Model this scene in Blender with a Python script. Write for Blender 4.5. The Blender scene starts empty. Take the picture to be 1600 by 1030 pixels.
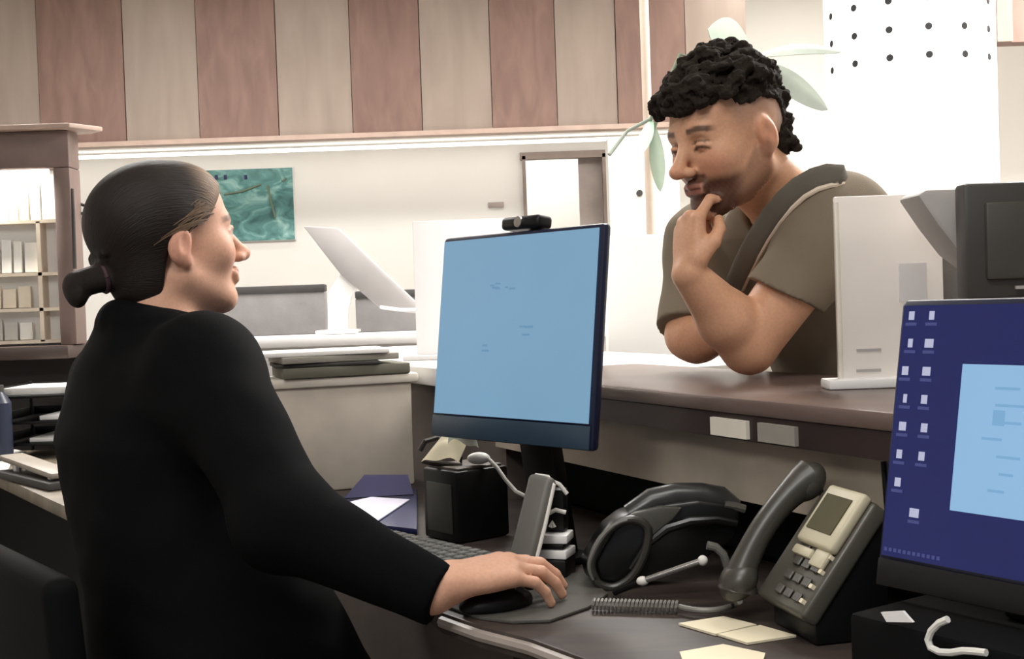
import bpy, bmesh, math, random
import numpy as np
from mathutils import Vector, Matrix, Quaternion

random.seed(7)
SC = bpy.context.scene
COL = SC.collection
PI = math.pi

# ------------------------------------------------------------------ camera
FPX = 1900.0
CAM = Vector((0, 0, 1.188))
PITCH = math.atan(45 / FPX)
ROLL = math.atan(0.035)
_F = Vector((0, math.cos(PITCH), -math.sin(PITCH)))
_U0 = Vector((0, math.sin(PITCH), math.cos(PITCH)))
_R0 = Vector((1, 0, 0))
CR = _R0 * math.cos(ROLL) - _U0 * math.sin(ROLL)
CU = _R0 * math.sin(ROLL) + _U0 * math.cos(ROLL)
cd = bpy.data.cameras.new('camera')
cd.sensor_width = 36
cd.lens = FPX / 1600 * 36
cam = bpy.data.objects.new('camera', cd)
COL.objects.link(cam)
m = Matrix((CR, CU, -_F)).transposed().to_4x4()
m.translation = CAM
cam.matrix_world = m
SC.camera = cam


def W(px, py, d):
    """point seen at photo pixel (px, py), d metres in front of the camera"""
    return CAM + (_F + CR * ((px - 800) / FPX) + CU * ((515 - py) / FPX)) * d


def WZ(px, py, z):
    """point seen at a pixel on the level plane z"""
    v = _F + CR * ((px - 800) / FPX) + CU * ((515 - py) / FPX)
    return CAM + v * ((z - CAM.z) / v.z)


def WY(px, py, y):
    v = _F + CR * ((px - 800) / FPX) + CU * ((515 - py) / FPX)
    return CAM + v * ((y - CAM.y) / v.y)


# ------------------------------------------------------------------ materials
def lin(c):
    out = []
    for v in c[:3]:
        v = v / 255.0
        out.append(v / 12.92 if v <= 0.04045 else ((v + 0.055) / 1.055) ** 2.4)
    return tuple(out) + (1.0,)


def mat(name, rgb, rough=0.6, metal=0.0, var=0.08, scale=14.0, bump=0.0, bscale=120.0, spec=0.5, coat=0.0, sheen=0.0):
    mt = bpy.data.materials.new(name)
    mt.use_nodes = True
    nt = mt.node_tree
    b = nt.nodes['Principled BSDF']
    b.inputs['Roughness'].default_value = rough
    b.inputs['Metallic'].default_value = metal
    b.inputs['Specular IOR Level'].default_value = spec
    b.inputs['Coat Weight'].default_value = coat
    b.inputs['Sheen Weight'].default_value = sheen
    c = lin(rgb)
    tc = nt.nodes.new('ShaderNodeTexCoord')
    n = nt.nodes.new('ShaderNodeTexNoise')
    n.inputs['Scale'].default_value = scale
    n.inputs['Detail'].default_value = 4
    nt.links.new(tc.outputs['Object'], n.inputs['Vector'])
    r = nt.nodes.new('ShaderNodeValToRGB')
    r.color_ramp.elements[0].position = 0.3
    r.color_ramp.elements[1].position = 0.7
    r.color_ramp.elements[0].color = tuple(x * (1 - var) for x in c[:3]) + (1,)
    r.color_ramp.elements[1].color = tuple(min(1, x * (1 + var)) for x in c[:3]) + (1,)
    nt.links.new(n.outputs['Fac'], r.inputs['Fac'])
    nt.links.new(r.outputs['Color'], b.inputs['Base Color'])
    if bump:
        n2 = nt.nodes.new('ShaderNodeTexNoise')
        n2.inputs['Scale'].default_value = bscale
        n2.inputs['Detail'].default_value = 3
        nt.links.new(tc.outputs['Object'], n2.inputs['Vector'])
        bp = nt.nodes.new('ShaderNodeBump')
        bp.inputs['Strength'].default_value = bump
        bp.inputs['Distance'].default_value = 0.004
        nt.links.new(n2.outputs['Fac'], bp.inputs['Height'])
        nt.links.new(bp.outputs['Normal'], b.inputs['Normal'])
    return mt


def wood(name, c1, c2, rough=0.5, axis=(3, 40, 3), rot=(0, 0, 0), spec=0.4):
    mt = bpy.data.materials.new(name)
    mt.use_nodes = True
    nt = mt.node_tree
    b = nt.nodes['Principled BSDF']
    b.inputs['Roughness'].default_value = rough
    b.inputs['Specular IOR Level'].default_value = spec
    tc = nt.nodes.new('ShaderNodeTexCoord')
    mp = nt.nodes.new('ShaderNodeMapping')
    mp.inputs['Scale'].default_value = axis
    mp.inputs['Rotation'].default_value = rot
    nt.links.new(tc.outputs['Object'], mp.inputs['Vector'])
    n = nt.nodes.new('ShaderNodeTexNoise')
    n.inputs['Scale'].default_value = 1.6
    n.inputs['Detail'].default_value = 6
    n.inputs['Distortion'].default_value = 0.6
    nt.links.new(mp.outputs['Vector'], n.inputs['Vector'])
    r = nt.nodes.new('ShaderNodeValToRGB')
    r.color_ramp.elements[0].position = 0.33
    r.color_ramp.elements[1].position = 0.68
    r.color_ramp.elements[0].color = lin(c1)
    r.color_ramp.elements[1].color = lin(c2)
    nt.links.new(n.outputs['Fac'], r.inputs['Fac'])
    nt.links.new(r.outputs['Color'], b.inputs['Base Color'])
    return mt


def emit(name, rgb, strength=1.0, base=(10, 10, 14)):
    """a lit screen: backlight plus a faint glossy front"""
    mt = bpy.data.materials.new(name)
    mt.use_nodes = True
    nt = mt.node_tree
    b = nt.nodes['Principled BSDF']
    b.inputs['Base Color'].default_value = lin(base)
    b.inputs['Roughness'].default_value = 0.35
    b.inputs['Specular IOR Level'].default_value = 0.25
    b.inputs['Emission Strength'].default_value = strength
    tc = nt.nodes.new('ShaderNodeTexCoord')
    n = nt.nodes.new('ShaderNodeTexNoise')
    n.inputs['Scale'].default_value = 6
    nt.links.new(tc.outputs['Object'], n.inputs['Vector'])
    r = nt.nodes.new('ShaderNodeValToRGB')
    c = lin(rgb)
    r.color_ramp.elements[0].color = tuple(x * 0.95 for x in c[:3]) + (1,)
    r.color_ramp.elements[1].color = tuple(x * 1.05 for x in c[:3]) + (1,)
    nt.links.new(n.outputs['Fac'], r.inputs['Fac'])
    nt.links.new(r.outputs['Color'], b.inputs['Emission Color'])
    return mt


def attr_mat(name, rough=0.5, spec=0.4, sss=0.0, bump=0.0, bscale=300.0, stretch=None, sheen=0.0, flow=None):
    mt = bpy.data.materials.new(name)
    mt.use_nodes = True
    nt = mt.node_tree
    b = nt.nodes['Principled BSDF']
    b.inputs['Roughness'].default_value = rough
    b.inputs['Specular IOR Level'].default_value = spec
    b.inputs['Sheen Weight'].default_value = sheen
    if sss:
        b.inputs['Subsurface Weight'].default_value = sss
        b.inputs['Subsurface Radius'].default_value = (0.012, 0.005, 0.003)
        b.inputs['Subsurface Scale'].default_value = 0.6
    a = nt.nodes.new('ShaderNodeAttribute')
    a.attribute_name = 'Col'
    tc = nt.nodes.new('ShaderNodeTexCoord')
    mp = nt.nodes.new('ShaderNodeMapping')
    if stretch:
        mp.inputs['Scale'].default_value = stretch
    if flow:
        fa_ = nt.nodes.new('ShaderNodeAttribute')
        fa_.attribute_name = flow
        nt.links.new(fa_.outputs['Vector'], mp.inputs['Vector'])
    else:
        nt.links.new(tc.outputs['Object'], mp.inputs['Vector'])
    n = nt.nodes.new('ShaderNodeTexNoise')
    n.inputs['Scale'].default_value = bscale
    n.inputs['Detail'].default_value = 3
    nt.links.new(mp.outputs['Vector'], n.inputs['Vector'])
    mr = nt.nodes.new('ShaderNodeMapRange')
    mr.inputs['To Min'].default_value = 0.85
    mr.inputs['To Max'].default_value = 1.15
    nt.links.new(n.outputs['Fac'], mr.inputs['Value'])
    mx = nt.nodes.new('ShaderNodeVectorMath')
    mx.operation = 'SCALE'
    nt.links.new(a.outputs['Color'], mx.inputs[0])
    nt.links.new(mr.outputs['Result'], mx.inputs['Scale'])
    nt.links.new(mx.outputs['Vector'], b.inputs['Base Color'])
    if bump:
        bp = nt.nodes.new('ShaderNodeBump')
        bp.inputs['Strength'].default_value = bump
        bp.inputs['Distance'].default_value = 0.003
        nt.links.new(n.outputs['Fac'], bp.inputs['Height'])
        nt.links.new(bp.outputs['Normal'], b.inputs['Normal'])
    return mt


def milky(name, rgb, clear=0.3, rough=0.35):
    """frosted acrylic: part of the light passes, the rest scatters"""
    mt = mat(name, rgb, rough, var=0.03)
    nt = mt.node_tree
    b = nt.nodes['Principled BSDF']
    t = nt.nodes.new('ShaderNodeBsdfTransparent')
    tl = nt.nodes.new('ShaderNodeBsdfTranslucent')
    tl.inputs['Color'].default_value = lin(rgb)
    m1 = nt.nodes.new('ShaderNodeMixShader')
    m1.inputs[0].default_value = 0.4
    m2 = nt.nodes.new('ShaderNodeMixShader')
    m2.inputs[0].default_value = clear
    nt.links.new(b.outputs[0], m1.inputs[1])
    nt.links.new(tl.outputs[0], m1.inputs[2])
    nt.links.new(m1.outputs[0], m2.inputs[1])
    nt.links.new(t.outputs[0], m2.inputs[2])
    nt.links.new(m2.outputs[0], nt.nodes['Material Output'].inputs[0])
    return mt


M = dict(
    wall=mat('white_paint', (232, 229, 223), 0.8, var=0.015, scale=3, bump=0.05),
    bright=mat('bright_white_paint', (246, 244, 240), 0.7, var=0.01, scale=3),
    ceil=mat('ceiling_paint', (235, 232, 226), 0.9, var=0.02),
    floor=mat('floor_vinyl', (120, 112, 104), 0.45, var=0.1, scale=5),
    darkgap=mat('dark_hole', (12, 11, 11), 0.9),
    doorframe=mat('taupe_frame', (134, 120, 112), 0.6),
    doorgrey=mat('warm_grey_panel', (168, 156, 150), 0.6),
    beigepost=mat('beige_pole', (196, 178, 162), 0.5),
    counter=wood('brown_laminate', (84, 70, 65), (110, 94, 88), 0.3, (2, 2, 12)),
    counteredge=mat('dark_brown_edge', (44, 32, 30), 0.45),
    riser=mat('grey_beige_panel', (168, 156, 140), 0.6),
    black=mat('black_plastic', (11, 11, 12), 0.45, spec=0.3),
    blackmat=mat('matte_black', (7, 7, 8), 0.8, spec=0.12),
    gloss=mat('glossy_black', (17, 17, 17), 0.3, spec=0.45),
    navybez=mat('navy_bezel', (16, 22, 48), 0.35, spec=0.5),
    chin=mat('slate_bezel', (44, 62, 78), 0.35),
    desk=wood('dark_desk_laminate', (46, 39, 36), (70, 60, 55), 0.45, (3, 14, 3), (0, 0, 0.5)),
    deskedge=mat('pale_desk_edge', (150, 140, 132), 0.4),
    padgrey=mat('mouse_pad_fabric', (74, 72, 66), 0.8, bump=0.15, bscale=900),
    cream=mat('cream_plastic', (205, 196, 182), 0.5),
    creamlid=mat('pale_cream_lid', (226, 219, 206), 0.45),
    paper=mat('white_paper', (238, 236, 232), 0.8, var=0.02),
    paperwarm=mat('ivory_paper', (226, 216, 188), 0.8, var=0.02),
    lilac=mat('lilac_paper', (222, 220, 236), 0.8, var=0.02),
    folder=mat('olive_folder', (104, 102, 88), 0.7),
    folder2=mat('grey_folder', (146, 142, 132), 0.7),
    blue=mat('navy_folder', (24, 28, 74), 0.45),
    bluetop=mat('dusk_blue_flap', (50, 48, 88), 0.5),
    white=mat('white_plastic', (232, 230, 228), 0.4, var=0.02),
    stand=mat('light_grey_plastic', (168, 164, 163), 0.45, var=0.02),
    greyscreen=mat('grey_fabric_screen', (124, 121, 120), 0.85, bump=0.1),
    darkgrey=mat('charcoal', (58, 56, 54), 0.7),
    phonegrey=mat('grey_phone_plastic', (80, 78, 70), 0.35, spec=0.5),
    phonebeige=mat('beige_phone_trim', (196, 188, 162), 0.45),
    lcd=mat('unlit_lcd', (84, 80, 60), 0.7, spec=0.15),
    handgrey=mat('grey_handset_plastic', (104, 103, 97), 0.5),
    steel=mat('brushed_metal', (170, 168, 164), 0.25, metal=0.9),
    cable=mat('white_cable_rubber', (222, 220, 212), 0.5),
    mauve=mat('mauve_frame', (122, 103, 96), 0.55),
    mauvetop=mat('pale_mauve_top', (184, 160, 146), 0.55),
    brownshelf=mat('dark_brown_counter', (72, 58, 52), 0.4),
    leftdesk=wood('olive_brown_desk', (104, 94, 80), (134, 122, 104), 0.45, (3, 10, 3)),
    bluebottle=mat('slate_blue_plastic', (46, 52, 70), 0.35),
    leafpale=mat('pale_leaf', (104, 118, 98), 0.5, var=0.12),
    leafgreen=mat('green_leaf', (126, 158, 130), 0.5, var=0.15),
    leafgrey=mat('grey_green_leaf', (126, 133, 122), 0.5, var=0.1),
    pot=mat('terracotta_pot', (150, 120, 100), 0.7),
    wedge=mat('grey_wedge', (168, 164, 160), 0.5),
    acrylic=milky('frosted_acrylic', (226, 221, 216), 0.22),
    acrylicw=milky('milky_acrylic', (238, 236, 236), 0.12),
    lamp=emit('lamp_diffuser', (255, 250, 240), 3.0, (240, 240, 240)),
    straplight=mat('pale_strap_edge', (220, 204, 184), 0.7),
    strapgrey=mat('grey_strap_webbing', (98, 92, 82), 0.85, bump=0.2, bscale=600),
    backpack=mat('grey_backpack_cloth', (120, 116, 112), 0.85, bump=0.2, bscale=300),
    scrblue=emit('pale_blue_screen', (122, 161, 189), 1.0),
    scrtext=emit('screen_text_tint', (104, 146, 178), 1.0),
    scrnavy=emit('navy_desktop_screen', (29, 35, 88), 1.0),
    scrwin=emit('window_screen_blue', (142, 184, 220), 1.0),
    scrwint=emit('window_text_blue', (122, 168, 206), 1.0),
    scricon=emit('desktop_icon_glow', (182, 184, 208), 1.0),
    scricon2=emit('desktop_icon_dim', (66, 72, 122), 1.0),
    brochures=[mat('leaflet_%s' % n, c, 0.7, var=0.05) for n, c in
               (('white', (240, 238, 232)), ('cream', (232, 220, 200)), ('tan', (200, 178, 150)), ('grey', (196, 194, 188)), ('sand', (222, 204, 180)))],
)


def stripe_mat():
    return wood('beige_panel_board', (146, 131, 120), (158, 143, 131), 0.7, (6, 6, 1.2))


M['beigeboard'] = stripe_mat()
M['redboard'] = wood('reddish_veneer_board', (120, 94, 84), (137, 109, 98), 0.6, (9, 9, 2.2), (0, 0.62, 0))


def poster_mat():
    mt = bpy.data.materials.new('teal_landscape_print')
    mt.use_nodes = True
    nt = mt.node_tree
    b = nt.nodes['Principled BSDF']
    b.inputs['Roughness'].default_value = 0.4
    tc = nt.nodes.new('ShaderNodeTexCoord')
    mp = nt.nodes.new('ShaderNodeMapping')
    mp.inputs['Scale'].default_value = (4.0, 1, 7.0)
    mp.inputs['Rotation'].default_value = (0, 0.35, 0)
    nt.links.new(tc.outputs['Object'], mp.inputs['Vector'])
    n = nt.nodes.new('ShaderNodeTexNoise')
    n.inputs['Scale'].default_value = 1.7
    n.inputs['Detail'].default_value = 5
    n.inputs['Distortion'].default_value = 1.5
    nt.links.new(mp.outputs['Vector'], n.inputs['Vector'])
    r = nt.nodes.new('ShaderNodeValToRGB')
    e = r.color_ramp.elements
    e[0].position = 0.30
    e[0].color = lin((52, 92, 90))
    e[1].position = 0.74
    e[1].color = lin((158, 196, 190))
    x = e.new(0.5)
    x.color = lin((88, 138, 134))
    nt.links.new(n.outputs['Fac'], r.inputs['Fac'])
    nt.links.new(r.outputs['Color'], b.inputs['Base Color'])
    return mt


M['poster'] = poster_mat()


# ------------------------------------------------------------------ mesh builder
class MB:
    def __init__(s):
        s.bm = bmesh.new()

    def _xf(s, verts, mtx):
        bmesh.ops.transform(s.bm, matrix=mtx, verts=verts)

    def box(s, c, size, rot=None, bevel=0.0, seg=2):
        r = bmesh.ops.create_cube(s.bm, size=1.0)
        vs = r['verts']
        s._xf(vs, Matrix.Diagonal((*size, 1)))
        if bevel:
            es = list({e for v in vs for e in v.link_edges})
            q = bmesh.ops.bevel(s.bm, geom=es, offset=min(bevel, min(size) * 0.49), segments=seg, affect='EDGES', profile=0.5)
            vs = list({v for f in q['faces'] for v in f.verts} | {v for v in vs if v.is_valid})
        mtx = Matrix.Translation(Vector(c))
        if rot is not None:
            mtx = mtx @ rot.to_4x4()
        s._xf(vs, mtx)
        return s

    def cone(s, a, b, r1, r2=None, seg=20, caps=True):
        a, b = Vector(a), Vector(b)
        r2 = r1 if r2 is None else r2
        d = b - a
        q = d.to_track_quat('Z', 'Y').to_matrix().to_4x4()
        r = bmesh.ops.create_cone(s.bm, cap_ends=caps, segments=seg, radius1=r1, radius2=r2, depth=d.length)
        s._xf(r['verts'], Matrix.Translation((a + b) / 2) @ q)
        return s

    def ell(s, c, r, rot=None, u=24, v=14):
        q = bmesh.ops.create_uvsphere(s.bm, u_segments=u, v_segments=v, radius=1.0)
        mtx = Matrix.Translation(Vector(c))
        if rot is not None:
            mtx = mtx @ rot.to_4x4()
        s._xf(q['verts'], mtx @ Matrix.Diagonal((*r, 1)))
        return s

    def tube(s, pts, r, seg=10, up=None, flat=1.0):
        pts = [Vector(p) for p in pts]
        rs = r if isinstance(r, (list, tuple)) else [r] * len(pts)
        rings = []
        prev = None
        for i, p in enumerate(pts):
            t = (pts[min(i + 1, len(pts) - 1)] - pts[max(i - 1, 0)]).normalized()
            if prev is None:
                ref = Vector(up) if up else (Vector((0, 0, 1)) if abs(t.z) < 0.9 else Vector((1, 0, 0)))
            else:
                ref = prev
            n = (ref - t * ref.dot(t)).normalized()
            prev = n
            b = t.cross(n)
            rings.append([s.bm.verts.new(p + (n * math.cos(2 * PI * k / seg) * flat + b * math.sin(2 * PI * k / seg)) * rs[i]) for k in range(seg)])
        for a, b in zip(rings, rings[1:]):
            for k in range(seg):
                s.bm.faces.new((a[k], a[(k + 1) % seg], b[(k + 1) % seg], b[k]))
        s.bm.faces.new(list(reversed(rings[0])))
        s.bm.faces.new(rings[-1])
        return s

    def prism(s, poly, vec, bevel=0.0, seg=2):
        """polygon of 3D points swept along vec"""
        vec = Vector(vec)
        lo = [s.bm.verts.new(Vector(p)) for p in poly]
        hi = [s.bm.verts.new(Vector(p) + vec) for p in poly]
        n = len(poly)
        fs = [s.bm.faces.new(list(reversed(lo))), s.bm.faces.new(hi)]
        for i in range(n):
            fs.append(s.bm.faces.new((lo[i], lo[(i + 1) % n], hi[(i + 1) % n], hi[i])))
        bmesh.ops.recalc_face_normals(s.bm, faces=fs)
        if bevel:
            es = list({e for f in fs for e in f.edges})
            bmesh.ops.bevel(s.bm, geom=es, offset=bevel, segments=seg, affect='EDGES', profile=0.5)
        return s

    def quad(s, a, b, c, d):
        s.bm.faces.new([s.bm.verts.new(Vector(p)) for p in (a, b, c, d)])
        return s

    def grid(s, fn, nu, nv, thick=0.0):
        """sheet fn(u,v), doubled to give it a thickness along its normal"""
        def sheet(off):
            return [[s.bm.verts.new(fn(i / nu, j / nv) + off) for j in range(nv + 1)] for i in range(nu + 1)]
        e = 1e-3
        nrm = (fn(0.5 + e, 0.5) - fn(0.5, 0.5)).cross(fn(0.5, 0.5 + e) - fn(0.5, 0.5)).normalized()
        A = sheet(Vector((0, 0, 0)))
        B = sheet(nrm * thick)
        for i in range(nu):
            for j in range(nv):
                s.bm.faces.new((A[i][j], A[i][j + 1], A[i + 1][j + 1], A[i + 1][j]))
                s.bm.faces.new((B[i][j], B[i + 1][j], B[i + 1][j + 1], B[i][j + 1]))
        for i in range(nu):
            s.bm.faces.new((A[i][0], A[i + 1][0], B[i + 1][0], B[i][0]))
            s.bm.faces.new((A[i][nv], B[i][nv], B[i + 1][nv], A[i + 1][nv]))
        for j in range(nv):
            s.bm.faces.new((A[0][j], B[0][j], B[0][j + 1], A[0][j + 1]))
            s.bm.faces.new((A[nu][j], A[nu][j + 1], B[nu][j + 1], B[nu][j]))
        return s

    def build(s, name, material, parent=None, smooth=True, angle=35):
        bm = s.bm
        bm.normal_update()
        me = bpy.data.meshes.new(name)
        if parent is None:
            xs = [v.co for v in bm.verts]
            lo = Vector((min(v.x for v in xs), min(v.y for v in xs), min(v.z for v in xs)))
            hi = Vector((max(v.x for v in xs), max(v.y for v in xs), max(v.z for v in xs)))
            base = Vector(((lo.x + hi.x) / 2, (lo.y + hi.y) / 2, lo.z))
        else:
            base = WLOC[parent.name]
        bmesh.ops.translate(bm, vec=-base, verts=bm.verts)
        if smooth:
            for f in bm.faces:
                f.smooth = True
            for e in bm.edges:
                if len(e.link_faces) == 2 and e.calc_face_angle(0) > math.radians(angle):
                    e.smooth = False
        bm.to_mesh(me)
        bm.free()
        me.materials.append(material)
        o = bpy.data.objects.new(name, me)
        COL.objects.link(o)
        if parent is None:
            o.location = base
            WLOC[o.name] = base.copy()
        else:
            o.parent = parent
            WLOC[o.name] = WLOC[parent.name].copy()
        return o


WLOC = {}


def tag(o, label, cat, group=None):
    o['label'] = label
    o['category'] = cat
    if group:
        o['group'] = group
    return o


def thing(name, loc, label, cat, group=None):
    o = bpy.data.objects.new(name, None)
    o.empty_display_size = 0.05
    COL.objects.link(o)
    o.location = loc
    WLOC[o.name] = Vector(loc)
    return tag(o, label, cat, group)


def struct(o):
    o['kind'] = 'structure'
    return o


def Rz(a):
    return Matrix.Rotation(a, 3, 'Z')


def frame(x, y, z):
    """3x3 matrix with the given columns"""
    return Matrix((Vector(x), Vector(y), Vector(z))).transposed()


# ------------------------------------------------------------------ plan of the place
Z_CT = 1.05            # counter top
Z_DK = 0.80            # staff desk top
CE = Vector((0.145, 1.90, 0))                 # a point on the counter's staff edge
CDIR = Vector((0.433, -0.901, 0)).normalized()   # along the counter, towards the camera
CN = Vector((0.901, 0.433, 0)).normalized()      # across it, towards the public
YB = 7.0               # back wall


def ctr(s, t, z):
    """s metres along the counter edge, t across it"""
    p = CE + CDIR * s + CN * t
    p.z = z
    return p


# ------------------------------------------------------------------ room shell
struct(MB().box((0.5, 3.25, -0.05), (9.0, 10.5, 0.1)).build('floor', M['floor']))
struct(MB().box((0.5, 3.25, 3.05), (9.0, 10.5, 0.1)).build('ceiling', M['ceil']))
struct(MB().box((-4.05, 3.5, 1.5), (0.1, 8.0, 3.0)).build('wall_left', M['wall']))
struct(MB().box((5.05, 3.5, 1.5), (0.1, 8.0, 3.0)).build('wall_right', M['bright']))
# back wall with a doorway opening
dl = WY(818, 242, YB).x
dr = WY(946, 242, YB).x
dtop = WY(880, 243, YB).z
w = MB()
w.box(((-4 + dl) / 2, YB + 0.06, 1.5), (dl + 4, 0.12, 3.0))
w.box(((dr + 5) / 2, YB + 0.06, 1.5), (5 - dr, 0.12, 3.0))
w.box(((dl + dr) / 2, YB + 0.06, (dtop + 3) / 2), (dr - dl, 0.12, 3 - dtop))
struct(w.build('wall_back', M['wall'], smooth=False))
d = MB()
for x in (dl, dr):
    d.box((x, YB - 0.01, dtop / 2), (0.045 if x == dr else 0.02, 0.06, dtop))
d.box(((dl + dr) / 2, YB - 0.01, dtop), (dr - dl + 0.045, 0.06, 0.04))
door = struct(d.build('door_1', M['doorframe'], smooth=False))
rc = MB()
rc.box(((dl + dr) / 2 - 0.2, YB + 0.9, 1.4), (1.6, 0.06, 2.8))
rc.build('recess_wall', M['wall'], door, smooth=False)
rx = WY(906, 300, YB).x
lf = MB().box(((rx + dr) / 2, YB + 0.08, dtop / 2), (dr - rx, 0.045, dtop - 0.02), bevel=0.004)
leaf = lf.build('door_leaf', M['doorgrey'], door)
MB().cone((rx + 0.03, YB + 0.05, 1.0), (rx + 0.03, YB + 0.01, 1.0), 0.012).cone((rx + 0.03, YB + 0.015, 1.0), (rx + 0.12, YB + 0.015, 1.0), 0.008).build('door_handle', M['steel'], leaf)

# striped bulkhead over the public area
yb = YB - 0.7
z0 = WY(500, 213, yb).z
xe = WY(1165, 60, yb).x
bulk = struct(MB().box(((xe - 4) / 2, (yb + YB) / 2 + 0.02, (z0 + 3) / 2 + 0.01), (xe + 4, YB - yb, 3 - z0 - 0.02)).build('wall_bulkhead', M['wall'], smooth=False))
edges = [-60, 65, 198, 312, 435, 550, 658, 767, 868, 962, 1070, 1165]
bg, rd = MB(), MB()
xs = [WY(e, 110, yb).x for e in edges]
x0 = -4.0
allx = [x0 + 0.0] + xs
for i in range(len(allx) - 1):
    a, b = allx[i], allx[i + 1]
    tgt = rd if i % 2 == 0 else bg
    if i >= 1:
        tgt = bg if i % 2 == 1 else rd
    tgt.box(((a + b) / 2, yb - 0.02 - (0.006 if tgt is rd else 0), (z0 + 3) / 2), (b - a - 0.004, 0.05, 3 - z0))
bg.build('beige_boards', M['beigeboard'], bulk, smooth=False)
rd.build('red_boards', M['redboard'], bulk, smooth=False)
MB().box(((xe - 4) / 2, yb - 0.03, z0 - 0.012), (xe + 4, 0.09, 0.024)).build('bottom_trim', M['mauvetop'], bulk, smooth=False)
# matching piece at far right
xr0 = WY(1555, 40, 5.6).x
zr0 = WY(1575, 66, 5.6).z
rb = struct(MB().box((xr0 + 0.6, 5.65, (zr0 + 3) / 2), (1.2, 0.1, 3 - zr0)).build('trim_1', M['redboard'], smooth=False))
MB().box((xr0 + 0.035, 5.59, (zr0 + 3) / 2), (0.07, 0.03, 3 - zr0)).build('edge_board', M['beigeboard'], rb, smooth=False)

# round pillar clad in perforated white sheet
pc = W(1423, 200, 5.0)
prad = 0.335
pil = struct(MB().cone((pc.x, pc.y, 0), (pc.x, pc.y, 3.0), prad, seg=96, caps=False).build('pillar', M['bright']))
hol = MB()
face = math.atan2(-pc.y, -pc.x)
rowz = [W(1423, y, 5.0 - prad).z for y in (86, 42, -3, -48)]
for zr in rowz:
    for k in range(6):
        a = face + math.radians(-62 + k * 25.0)
        n = Vector((math.cos(a), math.sin(a), 0))
        p = Vector((pc.x, pc.y, zr)) + n * (prad + 0.0006)
        hol.cone(p - n * 0.004, p + n * 0.0008, 0.0135, seg=16)
hol.build('perforations', M['darkgap'], pil)

# slim beige pole by the plant
p0 = W(1009, 100, 4.2)
tag(MB().cone((p0.x, p0.y, 0), (p0.x, p0.y, 3.0), 0.016, seg=20).build('pole', M['beigepost']),
    'slim beige floor-to-ceiling pole standing behind the man', 'pole')
# white column-like wall end with a lock, right of the doorway
wl, wr = WY(952, 300, 6.2).x, WY(1062, 300, 6.2).x
we = struct(MB().box(((wl + wr) / 2, 6.28, 1.0), (wr - wl, 0.16, 2.0 + 2 * (WY(1000, 214, 6.2).z - 2.0) / 2)).build('wall_end', M['wall'], smooth=False))
kp = WY(999, 302, 6.2)
MB().cone((kp.x, 6.205, kp.z), (kp.x, 6.185, kp.z), 0.016).build('lock', M['darkgrey'], we)

# teal poster, little wall plate
pa, pb_ = WY(318, 266, YB - 0.02), WY(462, 375, YB - 0.02)
po = thing('picture', ((pa.x + pb_.x) / 2, YB - 0.01, pb_.z), 'teal landscape poster on the white back wall', 'poster')
MB().box(((pa.x + pb_.x) / 2, YB - 0.012, (pa.z + pb_.z) / 2), (pb_.x - pa.x, 0.02, pa.z - pb_.z)).build('backing', M['white'], po, smooth=False)
MB().box(((pa.x + pb_.x) / 2, YB - 0.024, (pa.z + pb_.z) / 2), (pb_.x - pa.x - 0.006, 0.004, pa.z - pb_.z - 0.006)).build('print', M['poster'], po, smooth=False)
for i, x in enumerate((338, 352, 384)):
    q = WY(x, 277, YB - 0.028)
    MB().box((q.x, YB - 0.027, q.z), (0.018, 0.003, 0.026)).build('printed_mark', M['blue'], po, smooth=False)
for (ax, ay, bx, by) in ((350, 304, 408, 288), (418, 290, 430, 340), (440, 282, 447, 278)):
    MB().tube([WY(ax, ay, YB - 0.028), WY((ax + bx) / 2, (ay + by) / 2 + 3, YB - 0.028), WY(bx, by, YB - 0.028)], 0.006, 6).build('printed_highlight', M['leafpale'], po)
sp = WY(775, 320, YB - 0.01)
tag(MB().box((sp.x, YB - 0.008, sp.z), (0.09, 0.012, 0.03), bevel=0.003).build('wall_plate', M['doorgrey']),
    'small grey plate on the back wall left of the doorway', 'plate')

# ------------------------------------------------------------------ far service counter with grey screens
fy = 4.6
fz = W(500, 524, fy).z
fc = thing('service_desk', (-0.8, fy + 0.3, 0), 'long white service desk with grey screens by the back wall', 'desk')
MB().box((-0.75, fy + 0.35, fz - 0.02), (2.7, 0.9, 0.04), bevel=0.006).build('desktop', M['white'], fc)
MB().box((-0.75, fy + 0.30, (fz - 0.04) / 2), (2.6, 0.7, fz - 0.04)).build('body', M['white'], fc, smooth=False)
for (xa, ya, xb, yb_, s_) in ((300, 462, 512, 520, 0.0), (556, 466, 700, 520, 0.0)):
    A, B = W(xa, ya, fy + 0.25), W(xb, yb_, fy + 0.25)
    scn = MB().box(((A.x + B.x) / 2, fy + 0.25, (A.z + fz) / 2), (B.x - A.x, 0.05, A.z - fz), bevel=0.008).build('privacy_screen', M['greyscreen'], fc)
    MB().box(((A.x + B.x) / 2, fy + 0.25, A.z + 0.012), (B.x - A.x, 0.06, 0.03), bevel=0.006).build('screen_cap', M['darkgrey'], scn)

# white partition in the public area, seen between the monitor and the man
A, B = W(944, 369, 3.42), W(1250, 369, 3.42)
tag(MB().box(((A.x + B.x) / 2, 3.46, A.z / 2), (B.x - A.x, 0.08, A.z), bevel=0.01).build('partition', M['bright']),
    'low white partition standing behind the man', 'partition')

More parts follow.
